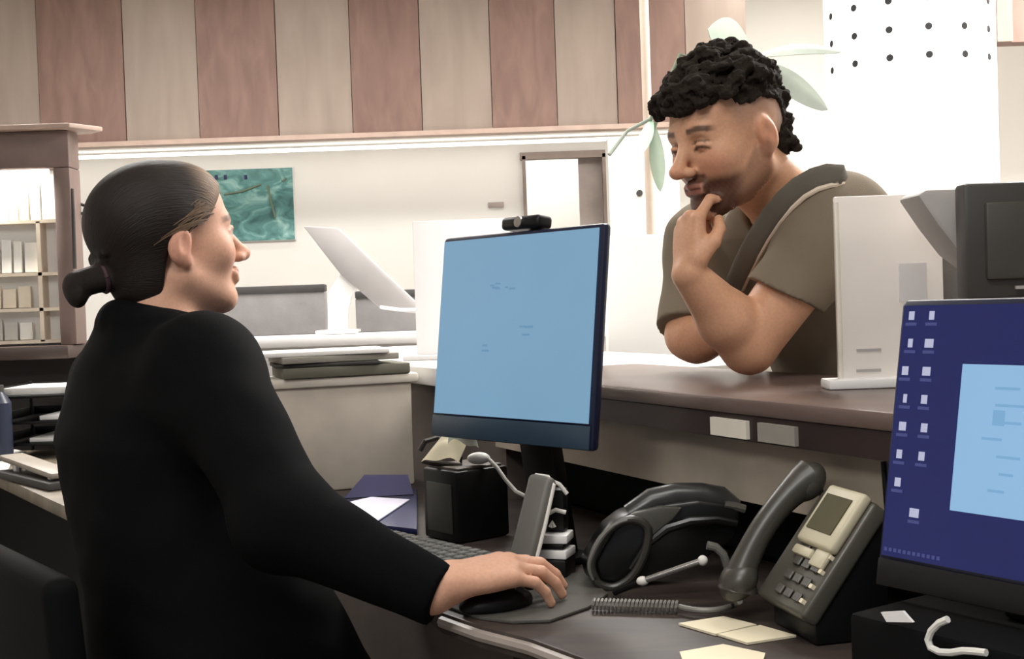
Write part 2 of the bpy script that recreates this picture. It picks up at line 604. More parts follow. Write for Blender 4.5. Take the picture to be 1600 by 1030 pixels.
# ------------------------------------------------------------------ public counter
ct = thing('reception_counter', ctr(0, 0.2, 0), 'brown topped reception counter the man leans on', 'counter')
S0, S1 = -0.5, 1.35
MB().prism([ctr(S0, 0, Z_CT - 0.022), ctr(S1, 0, Z_CT - 0.022), ctr(S1, 0.36, Z_CT - 0.022), ctr(S0, 0.36, Z_CT - 0.022)], (0, 0, 0.022), bevel=0.004).build('countertop', M['counter'], ct)
MB().prism([ctr(S0, 0.004, Z_CT - 0.056), ctr(S1, 0.004, Z_CT - 0.056), ctr(S1, 0.34, Z_CT - 0.056), ctr(S0, 0.34, Z_CT - 0.056)], (0, 0, 0.0335)).build('edge_band', M['counteredge'], ct, smooth=False)
MB().prism([ctr(S0, 0.15, 0), ctr(S1, 0.15, 0), ctr(S1, 0.3, 0), ctr(S0, 0.3, 0)], (0, 0, Z_CT - 0.057)).build('inner_panel', M['blackmat'], ct, smooth=False)
MB().prism([ctr(S0, 0.035, 0.905), ctr(S1, 0.035, 0.905), ctr(S1, 0.149, 0.905), ctr(S0, 0.149, 0.905)], (0, 0, Z_CT - 0.057 - 0.905)).build('fascia', M['riser'], ct, smooth=False)
MB().prism([ctr(S0, 0.13, Z_DK + 0.002), ctr(S1, 0.13, Z_DK + 0.002), ctr(S1, 0.148, Z_DK + 0.002), ctr(S0, 0.148, Z_DK + 0.002)], (0, 0, 0.100), bevel=0.004).build('cable_trunk', M['blackmat'], ct)


def edge_s(px):
    # where a photo column crosses the counter edge
    lo, hi = -1.5, 1.2
    for _ in range(50):
        mid = (lo + hi) / 2
        p = ctr(mid, 0, Z_CT)
        v = p - CAM
        x = 800 + FPX * v.dot(CR) / v.dot(_F)
        if x < px:
            lo = mid
        else:
            hi = mid
    return lo


for (a, b, mtl) in ((1110, 1166, M['creamlid']), (1184, 1242, M['folder2'])):
    sa, sb = edge_s(a), edge_s(b)
    MB().prism([ctr(sa, -0.002, Z_CT - 0.053), ctr(sb, -0.002, Z_CT - 0.053), ctr(sb, 0.006, Z_CT - 0.053), ctr(sa, 0.006, Z_CT - 0.053)], (0, 0, 0.024)).build('edge_sticker', mtl, ct, smooth=False)
wc_ = thing('white_counter', ctr(-1.4, 0.2, 0), 'white topped counter continuing behind the pale blue monitor', 'counter')
MB().prism([ctr(-2.25, 0.02, Z_CT - 0.04), ctr(S0 - 0.004, 0.02, Z_CT - 0.04), ctr(S0 - 0.004, 0.36, Z_CT - 0.04), ctr(-2.25, 0.36, Z_CT - 0.04)], (0, 0, 0.04), bevel=0.004).build('countertop', M['white'], wc_)
MB().prism([ctr(-2.2, 0.06, 0), ctr(S0 - 0.006, 0.06, 0), ctr(S0 - 0.006, 0.33, 0), ctr(-2.2, 0.33, 0)], (0, 0, Z_CT - 0.041)).build('body', mat('shade_brown_panel', (92, 82, 76), 0.7), wc_, smooth=False)  # body colour darkened to stand in for the shade under the desk
# bright white ledge on the public side
tag(MB().prism([ctr(-2.2, 0.362, Z_CT - 0.03), ctr(-0.32, 0.362, Z_CT - 0.03), ctr(-0.32, 0.62, Z_CT - 0.03), ctr(-2.2, 0.62, Z_CT - 0.03)], (0, 0, 0.028), bevel=0.003).build('writing_ledge', M['bright']),
    'white writing ledge along the public side of the counter', 'ledge')
# cord hanging on the inner panel
cs = edge_s(1345)
c_ = [ctr(cs, 0.031, Z_CT - 0.062), ctr(cs + 0.005, 0.030, Z_CT - 0.12), ctr(cs + 0.025, 0.030, 0.93), ctr(cs + 0.03, 0.030, 0.90), ctr(cs + 0.03, 0.110, 0.806)]
tag(MB().tube(c_, 0.003, 8).build('cord', M['black']), 'thin black cord hanging down the counter panel beside right monitor', 'cord')

# frosted guard on the counter
g0 = WZ(1310, 607, Z_CT)
gd = g0.y
gx1 = W(1468, 305, gd).x
gtop = W(1390, 305, gd).z
gt = thing('acrylic_guard', ((g0.x + gx1) / 2, gd, Z_CT), 'frosted clear guard standing on the counter beside the man', 'guard')
MB().box(((g0.x + gx1) / 2, gd, (Z_CT + 0.012 + gtop) / 2), (gx1 - g0.x, 0.008, gtop - Z_CT - 0.012), bevel=0.003).build('panel', M['acrylic'], gt)
MB().box(((g0.x + gx1) / 2 - 0.005, gd - 0.005, Z_CT + 0.007), (gx1 - g0.x + 0.03, 0.05, 0.0135), bevel=0.003).build('foot', M['white'], gt)
MB().box((g0.x + 0.003, gd - 0.001, (Z_CT + gtop) / 2), (0.006, 0.011, gtop - Z_CT - 0.014), bevel=0.002).build('edge_strip', M['creamlid'], gt)
nA, nB = W(1405, 412, gd - 0.01), W(1450, 470, gd - 0.01)
MB().box(((nA.x + nB.x) / 2, gd - 0.006, (nA.z + nB.z) / 2), (nB.x - nA.x, 0.003, nA.z - nB.z)).build('notice_sheet', M['acrylicw'], gt, smooth=False)
for yy in (548, 580):
    q0, q1 = W(1340, yy, gd - 0.008), W(1378, yy, gd - 0.008)
    MB().box(((q0.x + q1.x) / 2, gd - 0.0055, q0.z), (q1.x - q0.x, 0.002, 0.004)).build('text_line', M['wedge'], gt, smooth=False)

# back of a black screen farther along the counter, and grey wedge
kd = 1.52
kA, kB = W(1505, 291, kd), W(1660, 470, kd)
bs = thing('display_screen', ((kA.x + kB.x) / 2, kd, Z_CT), 'black display screen seen from behind above the blue-desktop monitor', 'screen')
MB().box(((kA.x + kB.x) / 2, kd + 0.02, (kA.z + kB.z) / 2 + 0.004), (kB.x - kA.x, 0.035, kA.z - kB.z), bevel=0.006).build('casing', mat('charcoal_casing', (60, 58, 54), 0.5), bs)
MB().box(((kA.x + kB.x) / 2, kd + 0.002, (kA.z + kB.z) / 2 + 0.004), (kB.x - kA.x - 0.05, 0.012, kA.z - kB.z - 0.05), bevel=0.004).build('back_cover', mat('charcoal_cover', (66, 64, 58), 0.55), bs)
MB().box(((kA.x + kB.x) / 2, kd + 0.02, Z_CT + (kB.z - Z_CT) / 2), (0.05, 0.03, max(0.02, kB.z - Z_CT)), bevel=0.004).build('neck', M['black'], bs)
MB().box(((kA.x + kB.x) / 2, kd + 0.01, Z_CT + 0.006), (0.16, 0.08, 0.012), bevel=0.004).build('base', M['black'], bs)
lq = W(1594, 449, kd - 0.006)
MB().box((lq.x, kd - 0.006, lq.z), (0.012, 0.004, 0.004)).build('badge', M['wedge'], bs, smooth=False)
wd = 1.57
wp = [W(1434, 305, wd), W(1447, 296, wd), W(1560, 293, wd), W(1560, 440, wd), W(1500, 396, wd), W(1466, 352, wd)]
wg = thing('wedge_lamp', (W(1520, 300, wd).x, wd, Z_CT), 'grey wedge shaped lamp head hidden behind the black screen', 'lamp')
MB().prism(wp, (0.0, 0.08, 0), bevel=0.004).build('shade', M['wedge'], wg)
wq = W(1545, 400, wd)
MB().cone((wq.x, wd + 0.04, Z_CT), (wq.x, wd + 0.04, wq.z), 0.010).build('stem', M['darkgrey'], wg)
MB().cone((wq.x, wd + 0.04, Z_CT), (wq.x, wd + 0.04, Z_CT + 0.012), 0.032, 0.03, seg=40).build('base', M['darkgrey'], wg)

# ------------------------------------------------------------------ staff desk
near = [WZ(690, 957, Z_DK), WZ(750, 978, Z_DK), WZ(829, 998, Z_DK), WZ(916, 1030, Z_DK), WZ(1030, 1085, Z_DK), WZ(1160, 1170, Z_DK)]
left = [Vector((-0.85, 3.05, Z_DK)), Vector((-0.72, 2.60, Z_DK)), Vector((-0.58, 2.42, Z_DK)), Vector((-0.40, 2.25, Z_DK)), Vector((-0.26, 1.97, Z_DK)), Vector((-0.19, 1.76, Z_DK))]
back = [ctr(1.25, 0.125, Z_DK), ctr(-0.49, 0.125, Z_DK), ctr(-0.49, 0.015, Z_DK), ctr(-1.30, 0.015, Z_DK)]
poly = [Vector((p.x, p.y, Z_DK - 0.028)) for p in left + near + [Vector((0.45, 0.72, 0)), ] + back]
dk = thing('office_desk', (0.1, 1.8, 0), 'dark brown staff desk along the counter carrying phones and monitors', 'desk')
MB().prism(poly, (0, 0, 0.028), bevel=0.003).build('desktop', M['desk'], dk)
em = MB()
em.tube([p + Vector((0, 0, -0.012)) for p in near], 0.0075, 8)
em.build('edge_trim', M['deskedge'], dk)
MB().prism([Vector((0.36, 1.1, 0)), Vector((0.40, 1.02, 0)), Vector((0.50, 1.06, 0)), Vector((0.46, 1.16, 0))], (0, 0, Z_DK - 0.03)).build('leg', M['blackmat'], dk, smooth=False)
MB().box((-0.52, 2.80, (Z_DK - 0.03) / 2), (0.05, 0.3, Z_DK - 0.03)).build('leg', M['blackmat'], dk, smooth=False)

# ------------------------------------------------------------------ monitors
def monitor(c, yaw, tilt, w, h, label, chin_mat='chin', neck_back=0.075, z_foot=Z_DK, bez=0.007, bezr=0.009, chin=0.036, base=(0.11, 0.07), depth=0.014):
    rt = Vector((math.cos(yaw), -math.sin(yaw), 0))
    n = Vector((-math.sin(yaw), -math.cos(yaw), 0))
    up = Vector((0, 0, 1)) * math.cos(tilt) - n * math.sin(tilt)
    fr = rt.cross(up) * 1.0            # screen normal, towards the user
    rot = frame(rt, -fr, up)
    c = Vector(c)
    foot = Vector((c.x, c.y, z_foot)) - n * neck_back
    t = thing('desktop_monitor', foot, label, 'monitor', None)
    cc = c + rt * (bezr - bez) / 2 - up * (chin - bez) / 2 - fr * (depth / 2 + 0.001)
    MB().box(cc, (w + bez + bezr, depth, h + bez + chin), rot, bevel=0.006).build('casing', M['navybez'], t)
    MB().box(c - up * (h / 2 + chin / 2 + 0.001) + fr * 0.0005, (w + bez, 0.003, chin - 0.004), rot, bevel=0.001).build('chin', M[chin_mat], t)
    MB().box(c - fr * (depth + 0.011), (w * 0.62, 0.022, h * 0.62), rot, bevel=0.008).build('back_housing', M['black'], t)
    # neck and foot
    top = c - fr * (depth + 0.012) - up * 0.02
    bot = foot + Vector((0, 0, 0.012))
    MB().prism([bot - rt * 0.035 - n * 0.012, bot + rt * 0.035 - n * 0.012, bot + rt * 0.035 + n * 0.012, bot - rt * 0.035 + n * 0.012], top - bot, bevel=0.004).build('neck', M['black'], t)
    MB().box(foot + Vector((0, 0, 0.006)), (base[0], base[1], 0.012), Rz(-yaw), bevel=0.005).build('base', M['black'], t)
    return t, rt, fr, up, rot, c


def at_screen(S, u, v, off=0.0):
    t, rt, fr, up, rot, c = S
    return c + rt * u + up * v + fr * off


def screen(S, w, h, material, name='screen', u=0, v=0, off=0.0012, parent=None):
    t, rt, fr, up, rot, c = S
    return MB().box(at_screen(S, u, v, off), (w, 0.002, h), rot).build(name, material, parent or t, smooth=False)


SA = monitor((0.0, 1.758, 1.151), 0.843, 0.127, 0.333, 0.265, 'monitor with plain pale blue screen between the woman and the man')
scA = screen(SA, 0.333, 0.265, M['scrblue'])
rr = random.Random(3)
for (u, v, n_, l) in ((-0.02, 0.055, 6, 0.045), (0.04, -0.005, 4, 0.028), (-0.06, -0.035, 2, 0.018)):
    for k in range(n_):
        MB().box(at_screen(SA, u + rr.uniform(-l, l) * 0.6, v + rr.uniform(-0.008, 0.008), 0.0024), (rr.uniform(0.006, 0.016), 0.0008, 0.003), SA[4]).build('text_line', M['scrtext'], scA, smooth=False)
# webcam clipped on top
wc = at_screen(SA, 0.005, 0.265 / 2 + 0.009 + 0.010, -0.012)
cm = thing('webcam', wc - Vector((0, 0, 0.01)), 'small black webcam on top of the pale blue monitor', 'webcam')
MB().box(wc, (0.082, 0.030, 0.019), SA[4], bevel=0.006, seg=3).build('body', M['black'], cm)
MB().cone(wc + SA[2] * 0.010, wc + SA[2] * 0.018, 0.008, seg=20).build('lens', M['steel'], cm)
MB().box(wc - SA[3] * 0.012 - SA[2] * 0.022, (0.03, 0.008, 0.034), SA[4], bevel=0.002).build('clip', M['black'], cm)

SB = monitor((0.483, 1.030, 1.048), 0.986, 0.183, 0.398, 0.246, 'large monitor with navy desktop and small icons at the right edge', chin_mat='black', neck_back=0.035, z_foot=Z_DK + 0.0855, bez=0.007, bezr=0.012, chin=0.030, base=(0.16, 0.08), depth=0.014)
scB = screen(SB, 0.398, 0.246, M['scrnavy'])
win = screen(SB, 0.245, 0.137, M['scrwin'], 'open_window', -0.125 + 0.1225, -0.002, 0.0024, scB)
rr = random.Random(5)
for k in range(7):
    MB().box(at_screen(SB, -0.088 + rr.uniform(0, 0.02), 0.045 - k * 0.0155, 0.0036), (rr.uniform(0.012, 0.03), 0.0006, 0.0025), SB[4]).build('text_line', M['scrwint'], scB, smooth=False)
MB().box(at_screen(SB, -0.082, 0.018, 0.0036), (0.012, 0.0006, 0.014), SB[4]).build('window_picture', M['scrwint'], scB, smooth=False)
for k in range(8):
    v = 0.113 - k * 0.0273
    for j, u in enumerate((-0.189, -0.164)):
        if (k, j) in ((6, 1), (7, 0)):
            continue
        s_ = rr.uniform(0.5, 1.0) * (0.011 if j else 0.008)
        du = rr.uniform(-.002, .002)
        MB().box(at_screen(SB, u + du, v, 0.0024), (s_, 0.0008, 0.0085), SB[4]).build('desktop_icon', M['scricon'], scB, smooth=False)
        MB().box(at_screen(SB, u + du, v - 0.0085, 0.0024), (0.013, 0.0006, 0.003), SB[4]).build('icon_caption', M['scricon2'], scB, smooth=False)
for k in range(12):
    MB().box(at_screen(SB, -0.194 + k * 0.0055, -0.1165, 0.0024), (0.0032, 0.0006, 0.0034), SB[4]).build('taskbar_icon', M['scricon2'], scB, smooth=False)
# small computer under it
pcb = Vector((0.483, 1.030, Z_DK)) + Vector((-math.sin(0.986), -math.cos(0.986), 0)) * 0.02
pct = thing('mini_computer', pcb, 'flat black computer lying under the navy desktop monitor', 'computer')
rB = Rz(-0.986)
MB().box(pcb + Vector((0, 0, 0.0425)), (0.37, 0.14, 0.085), rB, bevel=0.006).build('case', M['blackmat'], pct)
nB_ = Vector((-math.sin(0.986), -math.cos(0.986), 0))
rtB = Vector((math.cos(0.986), -math.sin(0.986), 0))


def on_pc(u, z, off=0.0):
    return pcb + rtB * u + nB_ * (0.070 + off) + Vector((0, 0, z))


def pc_px(px, py):
    # where a viewing line meets the computer's front face
    v = _F + CR * ((px - 800) / FPX) + CU * ((515 - py) / FPX)
    q = on_pc(0, 0, 0.004)
    return CAM + v * ((q - CAM).dot(nB_) / v.dot(nB_))


a, b = pc_px(1376, 957), pc_px(1426, 973)
MB().prism([a, pc_px(1410, 955), b, pc_px(1385, 972)], -nB_ * 0.003).build('label', M['white'], pct, smooth=False)
curl = [(1488, 966), (1474, 972), (1462, 984), (1457, 998), (1461, 1010), (1475, 1017), (1493, 1018), (1512, 1015), (1530, 1016), (1548, 1018)]
tag(MB().tube([pc_px(x, y) + nB_ * 0.006 for x, y in curl], 0.0032, 8).build('cable', M['cable']), 'short white curled cable in front of the flat black computer', 'cable')

# ------------------------------------------------------------------ mouse pad, mouse, keyboard
padc = WZ(800, 925, Z_DK)
pp = []
for (x, y) in ((697, 952), (750, 970), (800, 976), (860, 974), (920, 953), (950, 932), (915, 902), (860, 896), (780, 900), (715, 925)):
    q = WZ(x, y, Z_DK)
    pp.append(Vector((q.x, q.y, Z_DK + 0.0005)))
tag(MB().prism(pp, (0, 0, 0.004), bevel=0.001).build('mouse_pad', M['padgrey']), 'dark grey mouse pad at the desk edge under the hand', 'mouse pad')

# keyboard
ka, kb = Vector((-0.278, 1.972, Z_DK)), Vector((-0.066, 1.712, Z_DK))
ke = (kb - ka).normalized()
kn = Vector((-ke.y, ke.x, 0))
if kn.x < 0:
    kn = -kn
kc = (ka + kb) / 2
krot = frame(ke, kn, (0, 0, 1))
kt = thing('keyboard', kc, 'dark grey keyboard on the desk behind the woman\'s hand', 'keyboard')
MB().box(kc + Vector((0, 0, 0.010)), ((kb - ka).length, 0.115, 0.018), krot, bevel=0.004).build('body', M['darkgrey'], kt)
km = MB()
for r_ in range(5):
    for c_i in range(16):
        km.box(kc + ke * (-0.158 + c_i * 0.021) + kn * (-0.042 + r_ * 0.021) + Vector((0, 0, 0.0215)), (0.017, 0.017, 0.006), krot, bevel=0.002, seg=1)
km.build('keys', mat('grey_keycaps', (62, 62, 57), 0.6), kt)

# ------------------------------------------------------------------ black box with papers and cables on top
bxc = WZ(716, 852, Z_DK) + Vector((0.012, 0.072, 0))
rbx = Rz(math.radians(38))
bt = thing('receipt_printer', bxc, 'black boxy receipt printer under the pale blue monitor', 'printer')
MB().box(bxc + Vector((0, 0, 0.059)), (0.105, 0.098, 0.116), rbx, bevel=0.005).build('body', M['black'], bt)
MB().box(bxc + Vector((0, 0, 0.1185)), (0.09, 0.085, 0.005), rbx, bevel=0.002).build('lid', mat('warm_dark_lid', (74, 66, 58), 0.5), bt)
MB().box(bxc + rbx @ Vector((-0.0532, 0, 0.055)), (0.003, 0.07, 0.08), rbx, bevel=0.001).build('side_plate', mat('smoke_grey_side', (50, 50, 46), 0.5), bt)
zt = Z_DK + 0.121


def sheet_pts(c4, bulge, seed):
    a_, b_, c_, d_ = [Vector(p) for p in c4]
    rn = random.Random(seed)
    ph = rn.uniform(0, 6)

    def fn(u, v):
        p = (a_ * (1 - u) + b_ * u) * (1 - v) + (d_ * (1 - u) + c_ * u) * v
        return p + Vector((0, 0, bulge * (0.5 + 0.5 * math.sin(6 * u + ph) * math.cos(5 * v + ph * 0.7)) * (1 - (2 * u - 1) ** 4)))
    return fn


bd = (bxc - CAM).dot(_F)
c4 = [W(658, 722, bd - 0.045), W(716, 724, bd - 0.055), W(730, 692, bd - 0.03), W(690, 682, bd - 0.03)]
tag(MB().grid(sheet_pts(c4, 0.012, 2), 10, 8, 0.0012).build('crumpled_receipt', M['paperwarm']), 'crumpled cream receipt lying on top of the black receipt printer', 'receipt')
c4 = [W(700, 694, bd - 0.045), W(748, 700, bd - 0.05), W(740, 672, bd - 0.04), W(702, 664, bd - 0.035)]
tag(MB().grid(sheet_pts(c4, 0.012, 5), 10, 8, 0.0012).build('crumpled_receipt', mat('pale_green_paper', (196, 202, 188), 0.8)), 'pale green paper slip behind the cream receipt on printer', 'receipt')
pl = thing('power_plug', W(750, 732, bd - 0.035), 'white plug with its cable beside the cream receipt', 'plug')
pq = W(748, 722, bd - 0.03) + Vector((0, 0, .006))
MB().ell(pq, (0.019, 0.012, 0.010)).build('housing', M['white'], pl)
MB().tube([pq + Vector((0.012, 0, 0.003)), W(776, 730, bd - 0.05), W(790, 750, bd - 0.06), W(806, 768, bd - 0.08), W(822, 776, bd - 0.09)], 0.0032, 8).build('cable', M['cable'], pl)
bc = [W(656, 704, bd - 0.01), W(664, 690, bd - 0.01), W(684, 684, bd + 0.005), W(700, 700, bd + 0.0), W(720, 716, bd - 0.015), W(722, 728, bd - 0.02), W(700, 726, bd - 0.02), W(676, 724, bd - 0.02), W(660, 720, bd - 0.015)]
tag(MB().tube(bc, 0.0045, 8).build('cable', mat('brown_black_cable', (30, 22, 20), 0.5)), 'dark looped cable around the receipts on the printer', 'cable')

# ------------------------------------------------------------------ cordless handset in its cradle, pads, loose cables
hd = 1.655
hb, ht = W(815, 884, hd), W(848, 748, hd + 0.02)
hx = (ht - hb).normalized()
hs = Vector((0.80, -0.60, 0))
hs = (hs - hx * hs.dot(hx)).normalized()
hf = hx.cross(hs)
hrot = frame(hs, hf, hx)
hl = (ht - hb).length
crd = thing('charging_cradle', Vector((hb.x, hb.y, Z_DK)), 'low black cradle holding the grey cordless handset', 'cradle')
MB().box((hb.x, hb.y, Z_DK + 0.008), (0.075, 0.07, 0.016), Rz(-0.6), bevel=0.006).build('base', M['black'], crd)
hh = thing('cordless_handset', hb, 'plain grey handset standing upright below the pale blue screen', 'handset')
MB().box((hb + ht) / 2 + hx * 0.004, (0.040, 0.020, hl), hrot, bevel=0.008, seg=3).build('body', M['handgrey'], hh)
sgn = 1 if hf.y < 0 else -1
MB().tube([hb + hs * 0.0215 + hx * 0.012, hb + hs * 0.0225 + hx * hl * 0.5, hb + hs * 0.021 + hx * (hl - 0.006), hb + hs * 0.008 + hx * (hl + 0.004), hb - hs * 0.013 + hx * (hl + 0.003)], 0.0028, 8).build('chrome_trim', M['cable'], hh)
q = WZ(860, 905, Z_DK)
uh = thing('cable_hub', (q.x, q.y, Z_DK), 'low black hub beside the handset cradle with white pads on top', 'hub')
MB().box((q.x, q.y + 0.02, Z_DK + 0.0145), (0.062, 0.055, 0.028), Rz(-0.3), bevel=0.003).build('body', M['black'], uh)
zz = Z_DK + 0.029
pad1 = 'white pad lying flat on the low black hub, lowest of the pile'
tag(MB().box((q.x + 0.004, q.y + 0.016, zz + 0.006), (0.056, 0.046, 0.012), Rz(-0.35), bevel=0.002).build('note_pad', M['white']), pad1, 'note pad', 'white pads by the handset')
tag(MB().box((q.x + 0.002, q.y + 0.020, zz + 0.0165), (0.050, 0.046, 0.008), Rz(-0.3), bevel=0.002).build('black_pad', M['black']), 'thin black pad sandwiched between the two white pads', 'note pad')
tag(MB().box((q.x + 0.006, q.y + 0.016, zz + 0.027), (0.050, 0.046, 0.012), Rz(-0.25), bevel=0.002).build('note_pad', M['white']), 'white pad above the black pad, below the black adapter', 'note pad', 'white pads by the handset')
zz += 0.0335
ad = thing('power_adapter', (q.x, q.y + 0.03, zz), 'small black adapter with white leads standing on the pads', 'adapter')
MB().box((q.x + 0.010, q.y + 0.026, zz + 0.030), (0.034, 0.026, 0.060), Rz(-0.3), bevel=0.004).build('body', M['black'], ad)
dq = (q - CAM).dot(_F) + 0.002
for pts in (((858, 802), (868, 797), (884, 801)), ((862, 752), (874, 757), (886, 772)), ((860, 824), (863, 816), (866, 824))):
    MB().tube([W(x, y, dq) for x, y in pts], 0.0030, 8).build('lead', M['cable'], ad)

# ------------------------------------------------------------------ blue folder, cream box, paper stack
fz_ = Z_DK + 0.001
fp = [WZ(x, y, fz_) for x, y in ((524, 792), (604, 830), (652, 836), (652, 772), (566, 764))]
fo = thing('ring_binder', WZ(600, 800, Z_DK), 'open navy blue folder lying in front of the cream box', 'folder')
MB().prism(fp, (0, 0, 0.010), bevel=0.002).build('back_cover', M['blue'], fo)
ca, cb_, cc_, cdd = WZ(538, 780, fz_ + 0.012), WZ(646, 774, fz_ + 0.012), None, None
cc_ = cb_ + Vector((-0.012, 0.03, 0.035))
cdd = ca + Vector((0.035, 0.045, 0.038))
MB().grid(sheet_pts([ca, cb_, cc_, cdd], 0.0, 1), 4, 4, 0.003).build('front_cover', M['bluetop'], fo)
pz = fz_ + 0.0115
pp = [WZ(x, y, pz) for x, y in ((528, 790), (584, 819), (640, 782), (580, 778))]
tag(MB().prism(pp, (0, 0, 0.002)).build('paper_sheet', M['lilac'], smooth=False), 'white sheet lying on the open navy folder', 'paper')

e1 = Vector((math.cos(math.radians(18)), math.sin(math.radians(18)), 0))
g1 = Vector((-e1.y, e1.x, 0))
b0 = W(412, 770, 2.52)
b0.z = Z_DK
bw, bdp, bh = 0.322, 0.135, 0.222
brot = frame(e1, g1, (0, 0, 1))
bcen = b0 + e1 * bw / 2 + g1 * bdp / 2
cbx = thing('storage_box', bcen, 'cream plastic storage box behind the woman with folders on top', 'box')
MB().box(bcen + Vector((0, 0, bh / 2)), (bw, bdp, bh), brot, bevel=0.006).build('body', M['cream'], cbx)
MB().box(bcen + Vector((0, 0, bh + 0.009)), (bw + 0.028, bdp + 0.018, 0.020), brot, bevel=0.005).build('lid', M['creamlid'], cbx)
zt_ = Z_DK + bh + 0.0195
stack = [('document_folder', 'folder', 0.27, 0.022, 0.02, 'olive grey folder at the bottom of the stack on cream box', 0.02),
         ('document_folder', 'darkgrey', 0.22, 0.008, -0.015, 'thin charcoal folder second from the bottom on cream box', -0.05),
         ('document_folder', 'folder2', 0.25, 0.014, 0.005, 'grey folder third from the bottom on cream box', 0.06),
         ('paper_pile', 'paper', 0.29, 0.010, -0.03, 'white paper pile topmost on the cream box stack', -0.04)]
for nm, mk, L, th, off, lab, ang in stack:
    tag(MB().box(Vector((bcen.x, bcen.y, 0)) + e1 * off + Vector((0, 0, zt_ + th / 2)), (L, bdp + 0.03, th), brot @ Rz(ang), bevel=0.0025).build(nm, M[mk]), lab, 'folder' if 'folder' in nm else 'paper', 'folders stacked on the cream box')
    zt_ += th + 0.0005

# milky guard left of the monitor
ag = thing('acrylic_guard', WZ(690, 562, Z_CT), 'narrow milky white guard on the counter left of the monitor', 'guard')
q0 = WZ(652, 562, Z_CT)
q1 = W(652, 346, q0.y)
MB().box((q0.x + 0.12, q0.y, (Z_CT + 0.012 + q1.z) / 2), (0.24, 0.008, q1.z - Z_CT - 0.012), bevel=0.003).build('panel', M['acrylicw'], ag)
MB().box((q0.x + 0.11, q0.y - 0.02, Z_CT + 0.006), (0.28, 0.09, 0.012), bevel=0.003).build('foot', M['white'], ag)

# slanted white sign stand on the far desk
sd = 4.62
sg = thing('sign_stand', W(522, 530, sd), 'white slanted sign stand on the far desk behind the woman', 'stand')
pl_ = [W(473, 353, sd), W(528, 356, sd), W(656, 478, sd), W(652, 490, sd), W(596, 484, sd), W(553, 447, sd), W(533, 430, sd)]
MB().prism(pl_, (0.0, 0.05, 0), bevel=0.006).build('plate', M['stand'], sg)
spf = [W(534, 424, sd), W(560, 446, sd), W(548, 462, sd), W(542, 486, sd), W(541, 521, sd), W(511, 521, sd), W(511, 458, sd), W(522, 440, sd)]
MB().prism([p + Vector((0, 0.012, 0)) for p in spf], (0, 0.05, 0), bevel=0.008).build('stem', M['white'], sg)
q = W(526, 524, sd)
MB().box((q.x, q.y + 0.05, q.z + 0.014), (0.16, 0.12, 0.012), bevel=0.004).build('foot', M['white'], sg)
MB().tube([W(656, 484, sd) + Vector((0, -0.004, 0)), W(625, 484, sd) + Vector((0, -0.004, 0)), W(594, 480, sd) + Vector((0, -0.004, 0))], 0.006, 8).build('ledge', M['white'], sg)

# ------------------------------------------------------------------ desk telephones
def phone_frame(o, wv, lv, lz):
    wv = Vector(wv).normalized()
    lv = (Vector(lv) + Vector((0, 0, lz))).normalized()
    nv = wv.cross(lv).normalized()
    return Vector(o), wv, lv, nv


A_, B_ = WZ(1178, 926, Z_DK + 0.036), WZ(1250, 964, Z_DK + 0.036)
ab = B_ - A_
v_ = _F + CR * ((1366 - 800) / FPX) + CU * ((515 - 783) / FPX)
C_ = CAM + v_ * ((B_ - CAM).dot(ab) / v_.dot(ab))      # square corner above B_
PO, PW, PL = A_ - ab.normalized() * 0.012, ab.normalized(), (C_ - B_).normalized()
PN = PW.cross(PL)
ph = thing('desk_telephone', Vector((PO.x + 0.09, PO.y, Z_DK)), 'grey desk telephone with beige display and curved handset', 'telephone')
prot = frame(PW, PL, PN)


def onp(u, v, n=0.0):
    return PO + PW * u + PL * v + PN * n


wdt, lng = ab.length, (C_ - B_).length
MB().box(onp(wdt / 2 + 0.012, lng / 2, -0.013), (wdt, lng, 0.024), prot, bevel=0.006, seg=3).build('body', M['phonegrey'], ph)
# wedge foot under the sloping body
ft = [onp(0.020, 0.004, -0.022), onp(0.020, 0.150, -0.022)]
fl = [Vector((ft[1].x, ft[1].y, Z_DK + 0.001)), Vector((ft[0].x, ft[0].y, Z_DK + 0.001))]
MB().prism(ft + fl, PW * (wdt - 0.012), bevel=0.003).build('wedge_foot', M['black'], ph)
MB().box(onp(wdt - 0.032, lng - 0.036, 0.005), (0.080, 0.076, 0.014), prot, bevel=0.005, seg=3).build('display_frame', M['phonebeige'], ph)
MB().box(onp(wdt - 0.033, lng - 0.034, 0.0125), (0.056, 0.046, 0.002), prot).build('display', M['lcd'], ph, smooth=False)
MB().box(onp(wdt - 0.052, lng - 0.083, 0.003), (0.042, 0.012, 0.008), prot, bevel=0.003).build('menu_key', M['phonebeige'], ph)
MB().box(onp(wdt - 0.012, lng - 0.084, 0.003), (0.030, 0.022, 0.007), prot, bevel=0.003).build('navigation_key', M['phonebeige'], ph)
km = MB()
for r_ in range(4):
    for c_i in range(3):
        km.box(onp(0.062 + c_i * 0.021, 0.018 + r_ * 0.019, 0.002), (0.015, 0.011, 0.003), prot, bevel=0.001, seg=1)
km.build('keypad', mat('keypad_grey', (72, 70, 63), 0.4), ph)
km = MB()
for r_ in range(4):
    km.box(onp(wdt + 0.002, 0.016 + r_ * 0.019, 0.0015), (0.006, 0.005, 0.005), prot)
km.build('indicator_keys', M['paperwarm'], ph, smooth=False)
